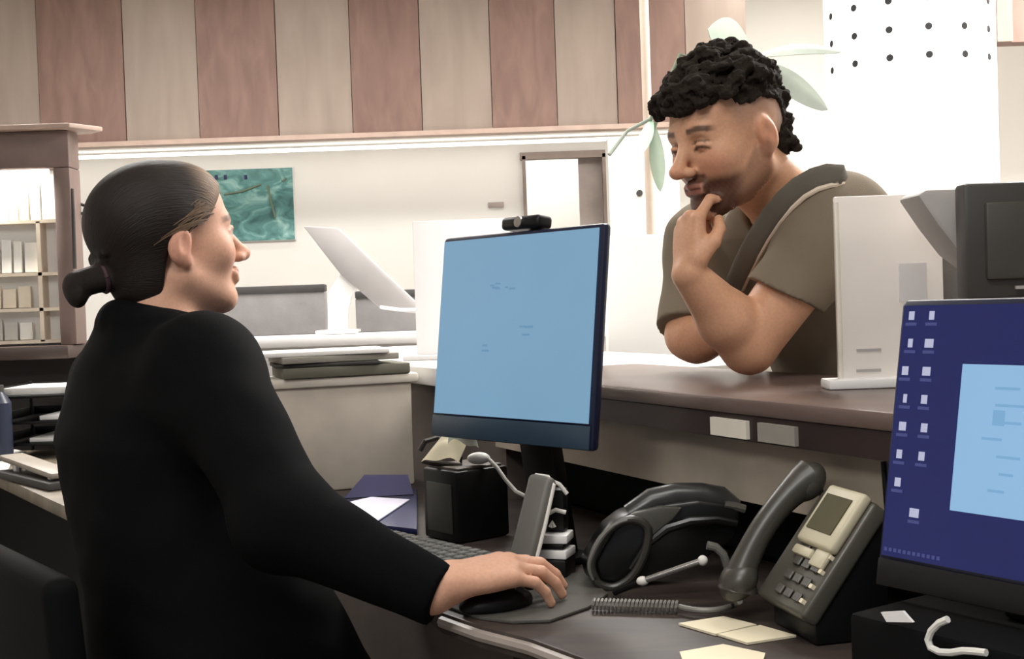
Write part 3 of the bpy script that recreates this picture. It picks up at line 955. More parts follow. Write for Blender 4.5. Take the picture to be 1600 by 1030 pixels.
# handset: thick arch from the cradle's near end to its far end
hsP = []
for i in range(15):
    t_ = i / 14
    hsP.append(onp(0.0, -0.008 + t_ * 0.160, 0.013 + 0.016 * math.sin(PI * t_) ** 0.7))
rad = [0.0150 + 0.009 * abs(2 * (i / 14) - 1) ** 3 for i in range(15)]
hs_ = MB().tube(hsP, rad, 18)
hs_.ell(onp(0.0, 0.002, 0.019), (0.025, 0.028, 0.020), prot)
hs_.ell(onp(0.0, 0.146, 0.013), (0.023, 0.026, 0.018), prot)
hset = hs_.build('handset', mat('satin_dark_grey', (62, 60, 54), 0.35), ph, angle=60)
# coiled cord from the handset's near end across the desk
cp = []
qa, qb, qc = WZ(1150, 945, Z_DK + 0.008), WZ(1060, 948, Z_DK + 0.009), WZ(925, 944, Z_DK + 0.009)
cp.append(onp(0.014, -0.018, 0.010))
for i in range(9):
    t_ = i / 8
    cp.append((1 - t_) * (1 - t_) * qa + 2 * t_ * (1 - t_) * WZ(1110, 962, Z_DK + 0.009) + t_ * t_ * qb)
cm_ = MB().tube(cp, 0.0035, 8)
co = []
nt_ = 22
dv = (qc - qb)
sv = dv.normalized().cross(Vector((0, 0, 1)))
for i in range(nt_ * 8 + 1):
    t_ = i / (nt_ * 8)
    a_ = 2 * PI * i / 8
    co.append(qb + dv * t_ + sv * (0.0062 * math.cos(a_)) + Vector((0, 0, 0.0062 * math.sin(a_))))
cm_.tube(co, 0.0019, 5)
cm_.build('coiled_cord', mat('grey_cord', (120, 118, 112), 0.4), ph)

# black telephone farther back, seen from its rounded end
bp0 = WZ(962, 918, Z_DK)
bpd = (bp0 - CAM).dot(_F)
bpn = thing('desk_telephone', Vector((bp0.x + 0.06, bp0.y + 0.05, Z_DK)), 'black desk telephone with a rounded loop end beside mouse pad', 'telephone')
sweep = Vector((-0.016, 0.048, 0))
prof = [(934, 912), (925, 880), (958, 824), (985, 803), (1030, 788), (1092, 780), (1150, 786), (1160, 802), (1152, 842), (1110, 872), (1040, 905), (985, 922)]
pr3 = [W(x, y, bpd - 0.005) for x, y in prof]
MB().prism(pr3, sweep, bevel=0.008, seg=3).build('body', M['gloss'], bpn)
# rounded rectangular loop standing on the near end
lp = [(930, 905), (924, 880), (938, 846), (962, 820), (990, 812), (1012, 826), (1008, 862), (990, 898), (964, 917), (942, 916)]
pts = [W(x, y, bpd - 0.016) for x, y in lp]
full = []
for i in range(len(pts)):
    p_1, p_2, p_3, p_4 = pts[i - 1], pts[i], pts[(i + 1) % len(pts)], pts[(i + 2) % len(pts)]
    for k in range(4):
        t_ = k / 4
        full.append(0.5 * ((2 * p_2) + (p_3 - p_1) * t_ + (2 * p_1 - 5 * p_2 + 4 * p_3 - p_4) * t_ ** 2 + (3 * p_2 - p_1 - 3 * p_3 + p_4) * t_ ** 3))
full += full[:2]
MB().tube(full, 0.0058, 10).build('end_loop', mat('loop_charcoal', (50, 48, 44), 0.35), bpn)
MB().tube([p + Vector((-.003, -.005, 0)) for p in full[:16]], [0.0018 + 0.0016 * math.sin(PI * i / 15) for i in range(16)], 8).build('loop_painted_highlight', M['handgrey'], bpn)  # pale tube drawn as the reflection along the loop's left edge
fcv = [W(x, y, bpd - 0.014) for x, y in ((962, 822), (988, 802), (1030, 792), (1066, 794), (1052, 812), (1030, 830), (1012, 848), (1004, 824), (986, 815))]
MB().prism(fcv, (0.004, 0.02, 0), bevel=0.003).build('front_cover', mat('cover_grey', (74, 72, 66), 0.4), bpn)
hp = [W(x, y, bpd + 0.016) for x, y in ((984, 806), (1020, 784), (1056, 775), (1094, 775), (1124, 781), (1146, 797))]
MB().tube(hp, [0.016, 0.019, 0.018, 0.018, 0.019, 0.016], 14).build('handset', mat('satin_charcoal', (48, 48, 47), 0.3), bpn)
arch = [W(x, y, bpd - 0.012) for x, y in ((986, 890), (1012, 850), (1042, 826), (1078, 815), (1120, 812), (1152, 818))]
MB().tube(arch, [0.005, 0.006, 0.007, 0.007, 0.006, 0.005], 10).build('trim_rim', M['gloss'], bpn)
MB().tube([W(x, y, bpd + 0.0) for x, y in ((1132, 789), (1150, 792), (1164, 796))], 0.006, 8).build('hook_switch', M['phonegrey'], bpn)

# pen / thin metal rod leaning in front of it
r0, r1 = W(1004, 908, bpd - 0.08), W(1098, 876, bpd - 0.10)
pn = thing('pen', Vector((r0.x, r0.y, Z_DK)), 'silver pen propped between the two desk telephones', 'pen')
r00 = WZ(960, 926, Z_DK + 0.005)
MB().tube([r00, r0], 0.0042, 10).build('black_barrel', M['black'], pn)
MB().tube([r0, r1], 0.0042, 12).build('barrel', M['steel'], pn)
MB().ell(r1, (0.0065, 0.0065, 0.0065)).build('end_cap', M['cable'], pn)
MB().ell(r0, (0.008, 0.006, 0.006)).build('grip_ring', M['cable'], pn)
tag(MB().tube([W(1105, 852, bpd - 0.09), W(1118, 855, bpd - 0.09), W(1130, 866, bpd - 0.09), W(1138, 890, bpd - 0.09), WZ(1140, 925, Z_DK + 0.006), ], 0.0055, 10).build('cable', M['handgrey']),
    'thick grey cable end arching up beside the curved handset', 'cable')

# notes on the desk
for (poly_, lab) in (([(1060, 977), (1130, 966), (1182, 979), (1118, 994)], 'ivory note nearest the coiled cord on the desk'),
                     ([(1122, 994), (1188, 980), (1244, 996), (1168, 1008)], 'ivory note below the grey telephone keypad'),
                     ([(1062, 1022), (1130, 1010), (1196, 1024), (1190, 1045), (1070, 1045)], 'ivory note at the very bottom edge of the photo')):
    q = [WZ(x, y, Z_DK + 0.0006) for x, y in poly_]
    tag(MB().prism(q, (0, 0, 0.0025)).build('paper_note', M['paperwarm'], smooth=False), lab, 'note', 'notes on the desk')
bq = WZ(775, 987, Z_DK + 0.006)

# ------------------------------------------------------------------ left side: back counter, display cabinet, desk and trays
LD = 3.62
zc_ = W(50, 541, LD).z
bk = thing('back_counter', (-1.9, LD + 0.25, 0), 'dark brown back counter under the display cabinet', 'counter')
xr = W(112, 545, LD).x
MB().box(((xr - 2.9) / 2, LD + 0.28, zc_ - 0.02), (xr + 2.9, 0.62, 0.04), bevel=0.005).build('countertop', M['brownshelf'], bk)
MB().box(((xr - 2.9) / 2, LD + 0.34, (zc_ - 0.04) / 2), (xr + 2.9 - 0.03, 0.46, zc_ - 0.04)).build('front_panel', mat('near_black_brown', (34, 26, 24), 0.6), bk, smooth=False)
# cabinet
kx1 = W(108, 300, LD).x
kx0 = -2.35
kz0, kz1 = zc_, W(50, 204, LD).z
ky = LD + 0.02
dc = thing('display_cabinet', ((kx0 + kx1) / 2, ky + 0.2, kz0), 'mauve framed leaflet cabinet on the back counter at left', 'cabinet')
ins_x1 = W(82, 300, LD).x
ins_z1 = W(40, 263, LD).z
cbm = MB()
cbm.box(((kx0 + kx1) / 2, ky + 0.045, (ins_z1 + kz1) / 2), (kx1 - kx0, 0.09, kz1 - ins_z1), bevel=0.006)
cbm.box(((ins_x1 + kx1) / 2, ky + 0.045, (kz0 + ins_z1) / 2), (kx1 - ins_x1, 0.09, ins_z1 - kz0), bevel=0.004)
cbm.box((kx0 + 0.02, ky + 0.045, (kz0 + ins_z1) / 2), (0.04, 0.09, ins_z1 - kz0), bevel=0.004)
cbm.build('frame', M['mauve'], dc)
MB().box(((kx0 + ins_x1) / 2, ky + 0.080, (kz0 + ins_z1) / 2), (ins_x1 - kx0, 0.02, ins_z1 - kz0)).build('back_board', M['bright'], dc, smooth=False)
ta, tb = W(-200, 200, LD - 0.05), W(147, 199, LD - 0.05)
MB().prism([Vector((kx0 - 0.1, ky - 0.04, kz1)), Vector((kx1 + 0.02, ky - 0.04, kz1)), Vector((kx1 + 0.085, ky + 0.06, kz1)), Vector((kx1 + 0.03, ky + 0.11, kz1)), Vector((kx0 - 0.1, ky + 0.11, kz1))], (0, 0, 0.014), bevel=0.003).build('top_board', M['mauvetop'], dc)
shz = [kz0 + 0.012] + [W(50, y, LD).z for y in (484, 428, 345)]
shm = MB()
for z in shz:
    shm.box(((kx0 + ins_x1) / 2, ky + 0.045, z), (ins_x1 - kx0 - 0.004, 0.05, 0.010))
shm.box((W(54, 400, LD).x, ky + 0.045, (shz[0] + shz[3]) / 2), (0.012, 0.05, shz[3] - shz[0]))
shm.build('shelves', mat('pale_beige_shelf', (220, 206, 186), 0.5), dc, smooth=False)
MB().tube([Vector((kx0 + 0.1, ky + 0.02, ins_z1 - 0.009)), Vector((ins_x1 - 0.02, ky + 0.02, ins_z1 - 0.009))], 0.008, 12).build('light_strip', M['lamp'], dc)  # glowing tube added to brighten the cabinet inside
hg = MB()
for y_ in (322, 336):
    hg.tube([W(112, y_, LD + 0.1), W(126, y_ - 3, LD + 0.1), W(140, y_ + 2, LD + 0.1)], 0.005, 8)
hg.tube([W(112, 295, LD + 0.02), W(114, 330, LD + 0.02), W(117, 420, LD + 0.02)], 0.006, 8)
hg.build('hinge_bracket', M['darkgrey'], dc)
rr = random.Random(11)
rows = [(shz[0], shz[1], 'bottom'), (shz[1], shz[2], 'second'), (shz[2], shz[3], 'third'), (shz[3], ins_z1, 'top')]
n_l = 0
for (za, zb, nm) in rows:
    x = W(-30, 400, LD).x
    k = 0
    while x < ins_x1 - 0.05:
        wl_ = rr.uniform(0.022, 0.042)
        hl_ = min(zb - za - 0.026, rr.uniform(0.65, 0.98) * (zb - za - 0.02))
        cx = x + wl_ / 2
        if abs(cx - W(54, 400, LD).x) > wl_ / 2 + 0.008 or za >= shz[3] - 0.001:
            o = MB().box((cx, ky + 0.045, za + 0.0065 + hl_ / 2), (wl_, 0.012, hl_), Matrix.Rotation(rr.uniform(-0.06, 0.0), 3, 'X'), bevel=0.001, seg=1).build('leaflet', M['brochures'][rr.randrange(5)], smooth=False)
            tag(o, 'pale leaflet standing on the %s shelf of the display cabinet' % nm, 'leaflet', 'leaflets on the %s cabinet shelf' % nm)
        x += wl_ + rr.uniform(0.004, 0.010)

# left desk
F0, F1 = WZ(104, 792, Z_DK), WZ(0, 745, Z_DK)
fd = (F1 - F0)
F2 = F0 + fd * 2.0
ld = thing('side_desk', Vector((-1.2, 3.2, 0)), 'olive brown side desk behind the woman at left', 'desk')
MB().prism([Vector((p.x, p.y, Z_DK - 0.03)) for p in (F0, Vector((-0.90, 2.66, 0)), Vector((-0.96, 3.55, 0)), Vector((F2.x, 3.55, 0)), F2)], (0, 0, 0.03), bevel=0.004).build('desktop', M['leftdesk'], ld)
inn = Vector((0.05, 0.06, 0))
MB().prism([Vector((p.x, p.y, 0)) for p in (F0 + inn * 0.8, Vector((-0.91, 2.68, 0)), Vector((-0.97, 3.5, 0)), Vector((F2.x + 0.08, 3.5, 0)), F2 + inn)], (0, 0, Z_DK - 0.031)).build('pedestal', mat('black_brown_pedestal', (10, 8, 7), 0.7, spec=0.15), ld, smooth=False)
# letter tray with papers
td = 3.36
tc_ = W(60, 700, td)
tray = thing('letter_tray', Vector((tc_.x, tc_.y, Z_DK)), 'black three tier letter tray on the side desk', 'tray')
zs = [W(60, y, td).z for y in (686, 652, 612)]
for i, z in enumerate(zs):
    fm = MB()
    fm.box((tc_.x, tc_.y + 0.1, z - 0.012), (0.20, 0.26, 0.008), bevel=0.002)
    fm.box((tc_.x - 0.098, tc_.y + 0.1, z), (0.006, 0.26, 0.03), bevel=0.002)
    fm.box((tc_.x + 0.098, tc_.y + 0.1, z), (0.006, 0.26, 0.03), bevel=0.002)
    fm.box((tc_.x, tc_.y + 0.228, z), (0.20, 0.006, 0.03), bevel=0.002)
    fm.build('tier', M['black'], tray)
for sx in (-0.095, 0.095):
    for sy in (0.0, 0.2):
        MB().cone((tc_.x + sx, tc_.y + sy, Z_DK), (tc_.x + sx, tc_.y + sy, zs[2] + 0.02), 0.006, seg=10).build('post', M['black'], tray)
for i, (z, w_, off) in enumerate(zip(zs, (0.10, 0.06, 0.17), (0.03, 0.04, 0.0))):
    th = (0.012, 0.012, 0.020)[i]
    tag(MB().box((tc_.x + off, tc_.y + 0.09, z - 0.0075 + th / 2), (w_, 0.20, th), bevel=0.002).build('paper_pile', M['paper']),
        'white paper pile in the %s tier of the black letter tray' % ('lowest', 'middle', 'topmost')[i], 'paper')
bq = W(10, 690, 3.30)
bb = thing('water_bottle', Vector((bq.x - 0.02, bq.y, Z_DK)), 'slate blue bottle at the left edge beside letter tray', 'bottle')
zb1 = W(10, 612, 3.3).z
MB().cone((bq.x - 0.02, bq.y, Z_DK), (bq.x - 0.02, bq.y, zb1 - 0.03), 0.036, seg=28).cone((bq.x - 0.02, bq.y, zb1 - 0.03), (bq.x - 0.02, bq.y, zb1), 0.036, 0.018, seg=28).build('body', M['bluebottle'], bb)
MB().cone((bq.x - 0.02, bq.y, zb1), (bq.x - 0.02, bq.y, zb1 + 0.018), 0.018, seg=20).build('cap', M['darkgrey'], bb)
for (poly_, zo, lab) in (([(-10, 738), (10, 738), (16, 728), (-10, 718)], 0.001, 'white sheet at the left edge of the side desk'),
                         ([(-10, 722), (20, 716), (42, 708), (10, 702), (-10, 702)], 0.006, 'upper white sheet in front of the blue bottle')):
    q = [WZ(x, y, Z_DK + zo) for x, y in poly_]
    tag(MB().prism(q, (0, 0, 0.004)).build('paper_sheet', M['paper'], smooth=False), lab, 'paper')
# hole punch
hp0, hp1 = WZ(14, 732, Z_DK + 0.02), WZ(100, 752, Z_DK + 0.02)
hq = (hp1 - hp0)
hpn = thing('hole_punch', (hp0 + hp1) / 2 - Vector((0, 0, 0.02)), 'grey beige hole punch lying on the side desk', 'hole punch')
hy = math.atan2(hq.y, hq.x)
mid = (hp0 + hp1) / 2
MB().box((mid.x, mid.y, Z_DK + 0.010), (hq.length, 0.07, 0.018), Rz(hy), bevel=0.004).build('base', M['darkgrey'], hpn)
MB().box((mid.x, mid.y + 0.01, Z_DK + 0.040), (hq.length * 0.96, 0.06, 0.014), Rz(hy) @ Matrix.Rotation(0.05, 3, 'Y'), bevel=0.005).build('lever', mat('beige_grey_lever', (150, 140, 128), 0.45), hpn)
for s_ in (-0.3, 0.33):
    q = mid + hq * s_
    MB().cone((q.x, q.y, Z_DK + 0.018), (q.x, q.y, Z_DK + 0.036), 0.014, seg=16).build('punch_pin', M['steel'], hpn)

# ------------------------------------------------------------------ plant behind the man
pd = 3.9
pb0 = W(1120, 300, pd)
pt = thing('potted_plant', Vector((pb0.x, pb0.y, 0)), 'tall pale leaved plant in a pot behind the man\'s head', 'plant')
MB().cone((pb0.x, pb0.y, 0), (pb0.x, pb0.y, 0.34), 0.13, 0.18, seg=36).build('pot', M['pot'], pt)
tipz = W(1120, 90, pd).z
MB().tube([(pb0.x, pb0.y, 0.3), (pb0.x + 0.01, pb0.y, 1.0), (pb0.x - 0.01, pb0.y, 1.5), (pb0.x, pb0.y, tipz)], [0.014, 0.012, 0.01, 0.007], 10).build('stem', M['leafgreen'], pt)


def leafmesh(base, tip, width, droop, wdir):
    base, tip, wdir = Vector(base), Vector(tip), Vector(wdir).normalized()
    mbx = MB()

    def fn(u, v):
        p = base.lerp(tip, u)
        wv = width * (math.sin(PI * min(1, 0.06 + u * 0.94)) ** 0.7) * (v - 0.5)
        return p + wdir * wv + Vector((0, 0.02, 1)) * (droop * math.sin(PI * u) - 0.25 * abs(wv))
    mbx.grid(fn, 14, 6, 0.0015)
    return mbx


root = Vector((pb0.x, pb0.y, tipz - 0.02))
leaves = [((1168, 70), (1106, 46), 0.13, 0.02, (0.2, 0.3, 1), 'leafpale'), ((1190, 100), (1294, 172), 0.085, 0.012, (0.4, 0.3, 0.85), 'leafgrey'),
          ((1190, 86), (1316, 82), 0.05, 0.02, (0.1, 0.6, 0.8), 'leafgrey'), ((1016, 188), (994, 250), 0.06, 0.0, (1, 0.3, 0.3), 'leafgreen'),
          ((1022, 200), (1032, 300), 0.05, 0.0, (1, 0.2, 0.1), 'leafpale'), ((1150, 80), (1172, 120), 0.10, 0.02, (0.8, 0.3, 0.3), 'leafgreen'),
          ((1222, 280), (1252, 268), 0.05, 0.004, (0.2, 0.3, 1), 'leafgrey')]
for (a, b, wd_, dr_, wdr, mk) in leaves:
    A, B = W(*a, pd), W(*b, pd - 0.12)
    if a[0] < 1100:
        stem_pts = [root, root.lerp(A, 0.5) + Vector((0, 0, 0.12)), A]
    else:
        stem_pts = [root, root.lerp(A, 0.5) + Vector((0, 0.0, 0.02)), A]
    lf_ = leafmesh(A, B, wd_, dr_, wdr).build('leaf', M[mk], pt)
    if a[1] >= 260:
        low_ = Vector((pb0.x, pb0.y, A.z - .05))
        MB().tube([low_, low_.lerp(A, .5) + Vector((0, 0, .03)), A], 0.004, 8).build('petiole', M['leafgrey'], lf_)
    else:
        MB().tube(stem_pts, 0.006, 8).build('petiole', M['leafpale'], lf_)
MB().tube([W(1016, 186, pd), W(980, 205, pd), W(952, 242, pd - 0.05)], 0.006, 8).build('twig', M['leafgrey'], pt)

# ------------------------------------------------------------------ people: distance-field bodies meshed to one surface each
def V3(p):
    return np.array(p, dtype=np.float32)


class Field:
    def __init__(s, lo, hi, h):
        s.lo, s.h = V3(lo), h
        n = np.ceil((V3(hi) - s.lo) / h).astype(int) + 1
        s.n = n
        s.ax = [(s.lo[i] + h * np.arange(n[i])).astype(np.float32) for i in range(3)]
        s.f = np.full(n, 1.0, dtype=np.float32)

    def put(s, fn, lo, hi, k=0.0, op='u', pad=0.012):
        m_ = max(k, pad) + 2 * s.h
        a = np.clip(np.floor((V3(lo) - m_ - s.lo) / s.h).astype(int), 0, s.n)
        b = np.clip(np.ceil((V3(hi) + m_ - s.lo) / s.h).astype(int) + 1, 0, s.n)
        if np.any(b <= a):
            return s
        sl = tuple(slice(a[i], b[i]) for i in range(3))
        X = s.ax[0][sl[0]][:, None, None]
        Y = s.ax[1][sl[1]][None, :, None]
        Z = s.ax[2][sl[2]][None, None, :]
        d = fn(X, Y, Z)
        f = s.f[sl]
        if op == 'u':
            r = np.minimum(f, d)
            if k > 0:
                hh = np.maximum(k - np.abs(f - d), 0) / k
                r = r - hh * hh * k * 0.25
        else:
            d = -d
            r = np.maximum(f, d)
            if k > 0:
                hh = np.maximum(k - np.abs(f - d), 0) / k
                r = r + hh * hh * k * 0.25
        s.f[sl] = r
        return s

    def cap(s, a, b, ra, rb=None, k=0.0, op='u', cut=None, cut2=None):
        a, b = V3(a), V3(b)
        rb = ra if rb is None else rb
        ab = b - a
        L2 = float(ab @ ab) + 1e-12

        def fn(X, Y, Z):
            px, py, pz = X - a[0], Y - a[1], Z - a[2]
            t = np.clip((px * ab[0] + py * ab[1] + pz * ab[2]) / L2, 0, 1)
            dx, dy, dz = px - t * ab[0], py - t * ab[1], pz - t * ab[2]
            d = np.sqrt(dx * dx + dy * dy + dz * dz) - (ra + (rb - ra) * t)
            for c in (cut, cut2):
                if c is not None:
                    c0, n0 = V3(c[0]), V3(c[1])
                    d = np.maximum(d, (X - c0[0]) * n0[0] + (Y - c0[1]) * n0[1] + (Z - c0[2]) * n0[2])
            return d.astype(np.float32)
        r = max(ra, rb)
        return s.put(fn, np.minimum(a, b) - r, np.maximum(a, b) + r, k, op)

    def chain(s, pts, rs, k=0.0, op='u'):
        for i in range(len(pts) - 1):
            s.cap(pts[i], pts[i + 1], rs[i], rs[i + 1], k if i == 0 else min(k, 0.004) if k else 0, op)
        return s

    def ell(s, c, r, R=None, k=0.0, op='u'):
        c, r = V3(c), V3(r)
        R = np.eye(3, dtype=np.float32) if R is None else np.asarray(R, dtype=np.float32)

        def fn(X, Y, Z):
            px, py, pz = X - c[0], Y - c[1], Z - c[2]
            q = [(px * R[0, i] + py * R[1, i] + pz * R[2, i]) / r[i] for i in range(3)]
            k0 = np.sqrt(q[0] ** 2 + q[1] ** 2 + q[2] ** 2)
            k1 = np.sqrt((q[0] / r[0]) ** 2 + (q[1] / r[1]) ** 2 + (q[2] / r[2]) ** 2)
            return (k0 * (k0 - 1) / np.maximum(k1, 1e-6)).astype(np.float32)
        e = np.sqrt(((R * r[None, :]) ** 2).sum(1))
        return s.put(fn, c - e, c + e, k, op)

    def loft(s, secs, L, G, k=0.0, p=2.3):
        """secs: (z, cx, cy, half width along L, half depth along G)"""
        secs = sorted(secs)
        A = np.array(secs, dtype=np.float32)
        z0, z1 = A[0, 0], A[-1, 0]

        def fn(X, Y, Z):
            zc = np.clip(Z, z0, z1)
            cx, cy, a, b = [np.interp(zc.ravel(), A[:, 0], A[:, i]).reshape(zc.shape).astype(np.float32) for i in (1, 2, 3, 4)]
            u = (X - cx) * L[0] + (Y - cy) * L[1]
            v = (X - cx) * G[0] + (Y - cy) * G[1]
            q = (np.abs(u / a) ** p + np.abs(v / b) ** p) ** (1 / p)
            d = (q - 1) * np.minimum(a, b)
            dz = np.maximum(np.maximum(z0 - Z, Z - z1), 0)
            return np.where(dz > 0, np.sqrt(np.maximum(d, 0) ** 2 + dz ** 2), np.maximum(d, np.maximum(z0 - Z, Z - z1))).astype(np.float32)
        m_ = max(A[:, 3].max(), A[:, 4].max())
        return s.put(fn, (A[:, 1].min() - m_, A[:, 2].min() - m_, z0), (A[:, 1].max() + m_, A[:, 2].max() + m_, z1), k, 'u', pad=0.03)

    def wrinkle(s, amp, freq, seed=0, mask=None):
        X, Y, Z = s.ax[0][:, None, None], s.ax[1][None, :, None], s.ax[2][None, None, :]
        r = np.random.RandomState(seed)
        g = np.zeros(s.n, dtype=np.float32)
        for i in range(4):
            w_ = r.normal(size=3) * freq * (0.6 + 0.5 * i)
            w2 = r.normal(size=3) * freq * 0.5
            g += (np.sin(w_[0] * X + w_[1] * Y + w_[2] * Z + r.uniform(0, 6) + 1.5 * np.sin(w2[0] * X + w2[1] * Y + w2[2] * Z)) / (1 + 0.6 * i)).astype(np.float32)
        s.f += amp * g
        return s

    def nets(s):
        f = s.f
        f[0], f[-1], f[:, 0], f[:, -1], f[:, :, 0], f[:, :, -1] = [np.maximum(q, s.h * 0.5) for q in (f[0], f[-1], f[:, 0], f[:, -1], f[:, :, 0], f[:, :, -1])]
        ins = f < 0
        cs = [(i, j, k) for i in (0, 1) for j in (0, 1) for k in (0, 1)]
        nx, ny, nz = s.n
        cnt = np.zeros((nx - 1, ny - 1, nz - 1), dtype=np.int8)
        for (i, j, k) in cs:
            cnt += ins[i:nx - 1 + i, j:ny - 1 + j, k:nz - 1 + k]
        act = (cnt > 0) & (cnt < 8)
        ci = np.argwhere(act)
        vid = np.full(act.shape, -1, dtype=np.int32)
        vid[act] = np.arange(len(ci))
        vals = np.stack([f[ci[:, 0] + i, ci[:, 1] + j, ci[:, 2] + k] for (i, j, k) in cs], 1)
        acc = np.zeros((len(ci), 3))
        n = np.zeros(len(ci))
        for a in range(8):
            for b in range(a + 1, 8):
                da = np.array(cs[b]) - np.array(cs[a])
                if abs(da).sum() != 1:
                    continue
                va, vb = vals[:, a], vals[:, b]
                m_ = (va < 0) != (vb < 0)
                t = va[m_] / (va[m_] - vb[m_])
                acc[m_] += np.array(cs[a]) + da[None, :] * t[:, None]
                n[m_] += 1
        P = s.lo + s.h * (ci + acc / n[:, None])
        quads = []
        for ax in range(3):
            o1, o2 = [(1, 2), (2, 0), (0, 1)][ax]
            a = [slice(1, d - 1) for d in s.n]
            a[ax] = slice(0, s.n[ax] - 1)
            b = list(a)
            b[ax] = slice(1, s.n[ax])
            A, B = ins[tuple(a)], ins[tuple(b)]
            e = np.argwhere(A != B)
            fl = A[A != B]
            off = np.array([1, 1, 1])
            off[ax] = 0
            e = e + off

            def cell(d1, d2):
                q = e.copy()
                q[:, o1] -= d1
                q[:, o2] -= d2
                return vid[q[:, 0], q[:, 1], q[:, 2]]
            Q = np.stack([cell(0, 0), cell(1, 0), cell(1, 1), cell(0, 1)], 1)
            Q[~fl] = Q[~fl][:, ::-1]
            quads.append(Q)
        return P, np.concatenate(quads)

    def at(s, p):
        i = np.clip(np.round((V3(p) - s.lo) / s.h).astype(int), 0, s.n - 1)
        return float(s.f[tuple(i)])


def to_obj(name, P, Q, material, parent=None, colfn=None, base=None, smooth_it=0):
    base = np.array(WLOC[parent.name] if parent is not None else base, dtype=float)
    me = bpy.data.meshes.new(name)
    me.vertices.add(len(P))
    me.vertices.foreach_set('co', (P - base).astype(np.float32).ravel())
    me.loops.add(Q.size)
    me.loops.foreach_set('vertex_index', Q.astype(np.int32).ravel())
    me.polygons.add(len(Q))
    me.polygons.foreach_set('loop_start', np.arange(0, Q.size, 4, dtype=np.int32))
    me.update(calc_edges=True)
    me.validate()
    me.polygons.foreach_set('use_smooth', np.ones(len(me.polygons), dtype=bool))
    if colfn is not None:
        at = me.color_attributes.new('Col', 'FLOAT_COLOR', 'POINT')
        c = np.ones((len(P), 4), dtype=np.float32)
        c[:, :3] = colfn(P)
        at.data.foreach_set('color', c.ravel())
    me.materials.append(material)
    o = bpy.data.objects.new(name, me)
    COL.objects.link(o)
    if parent is not None:
        o.parent = parent
        WLOC[o.name] = WLOC[parent.name].copy()
    else:
        o.location = base
        WLOC[o.name] = Vector(base)
    return o


def L3(c):
    return np.array(lin(c)[:3])


def mixc(c, m_, col):
    m_ = np.clip(m_, 0, 1)[:, None]
    return c * (1 - m_) + np.array(col)[None, :] * m_


def sst(x, a, b):
    t = np.clip((x - a) / (b - a), 0, 1)
    return t * t * (3 - 2 * t)


def head_frame(yaw_vec, pitch, roll=0.0):
    f = Vector((yaw_vec[0], yaw_vec[1], 0)).normalized()
    r = f.cross(Vector((0, 0, 1)))
    f2 = f * math.cos(pitch) + Vector((0, 0, 1)) * math.sin(pitch)
    u = r.cross(f2)
    r2 = r * math.cos(roll) + u * math.sin(roll)
    u2 = r2.cross(f2)
    return np.array([[r2[i], f2[i], u2[i]] for i in range(3)], dtype=np.float32)


def add_head(F, o, H, sc=1.0, jaw=1.0, nose=1.0, brow=1.0, squint=0.0):
    o = V3(o)

    def h(p):
        return o + H @ (V3(p) * sc)

    def E(c, r, k, op='u', R=None):
        F.ell(h(c), V3(r) * sc, H if R is None else H @ R, k, op)

    def C(a, b, ra, rb, k, op='u'):
        F.cap(h(a), h(b), ra * sc, rb * sc, k, op)
    E((0, -.012, .032), (.073, .094, .083), 0)
    E((0, .034, .046), (.058, .054, .056), .03)
    E((0, .028, -.03), (.057, .062, .078), .03)
    for sx in (-1, 1):
        C((sx * .050 * jaw, -.006, -.050), (sx * .022 * jaw, .062, -.094), .020, .017, .03)
        E((sx * .039, .058, -.024), (.024, .024, .023), .03)
    E((0, .071, -.098), (.021, .018, .018), .022)
    C((-.032, .077, .021), (.032, .077, .021), .012 * brow, .012 * brow, .02)
    for sx in (-1, 1):
        E((sx * .032, .099, .003), (.017, .015, .0115), .014, 's')
    C((0, .088, .010), (0, .113 * nose, -.030), .0085, .011, .012)
    E((0, .117 * nose, -.033), (.0115, .0115, .0105), .008)
    for sx in (-1, 1):
        E((sx * .012, .103, -.037), (.009, .011, .008), .007)
        E((sx * .032, .0775, .002), (.0128, .0128, .0128), .002)
        C((sx * .046, .080, .004 - squint), (sx * .032, .0905, .0095 - squint), .0032, .0036, .003)
        C((sx * .032, .0905, .0095 - squint), (sx * .019, .087, .005 - squint), .0036, .003, .003)
        C((sx * .045, .080, -.004 + squint * .4), (sx * .031, .0885, -.0075 + squint * .5), .003, .003, .004)
    C((-.021, .088, -.061), (0, .0955, -.0575), .0055, .0065, .008)
    C((.021, .088, -.061), (0, .0955, -.0575), .0055, .0065, .008)
    C((-.018, .088, -.070), (.018, .088, -.070), .0068, .0068, .008)
    ta = math.radians(-14)
    Rt = np.array([[1, 0, 0], [0, math.cos(ta), -math.sin(ta)], [0, math.sin(ta), math.cos(ta)]], dtype=np.float32)
    for sx in (-1, 1):
        E((sx * .075, -.014, -.004), (.0115, .018, .030), .008, 'u', Rt)
        E((sx * .071, -.008, -.030), (.010, .010, .012), .008)
        E((sx * .089, -.008, -.003), (.0085, .0105, .019), .004, 's', Rt)


def to_local(P, o, H, sc=1.0):
    return ((P - V3(o)) @ H) / sc


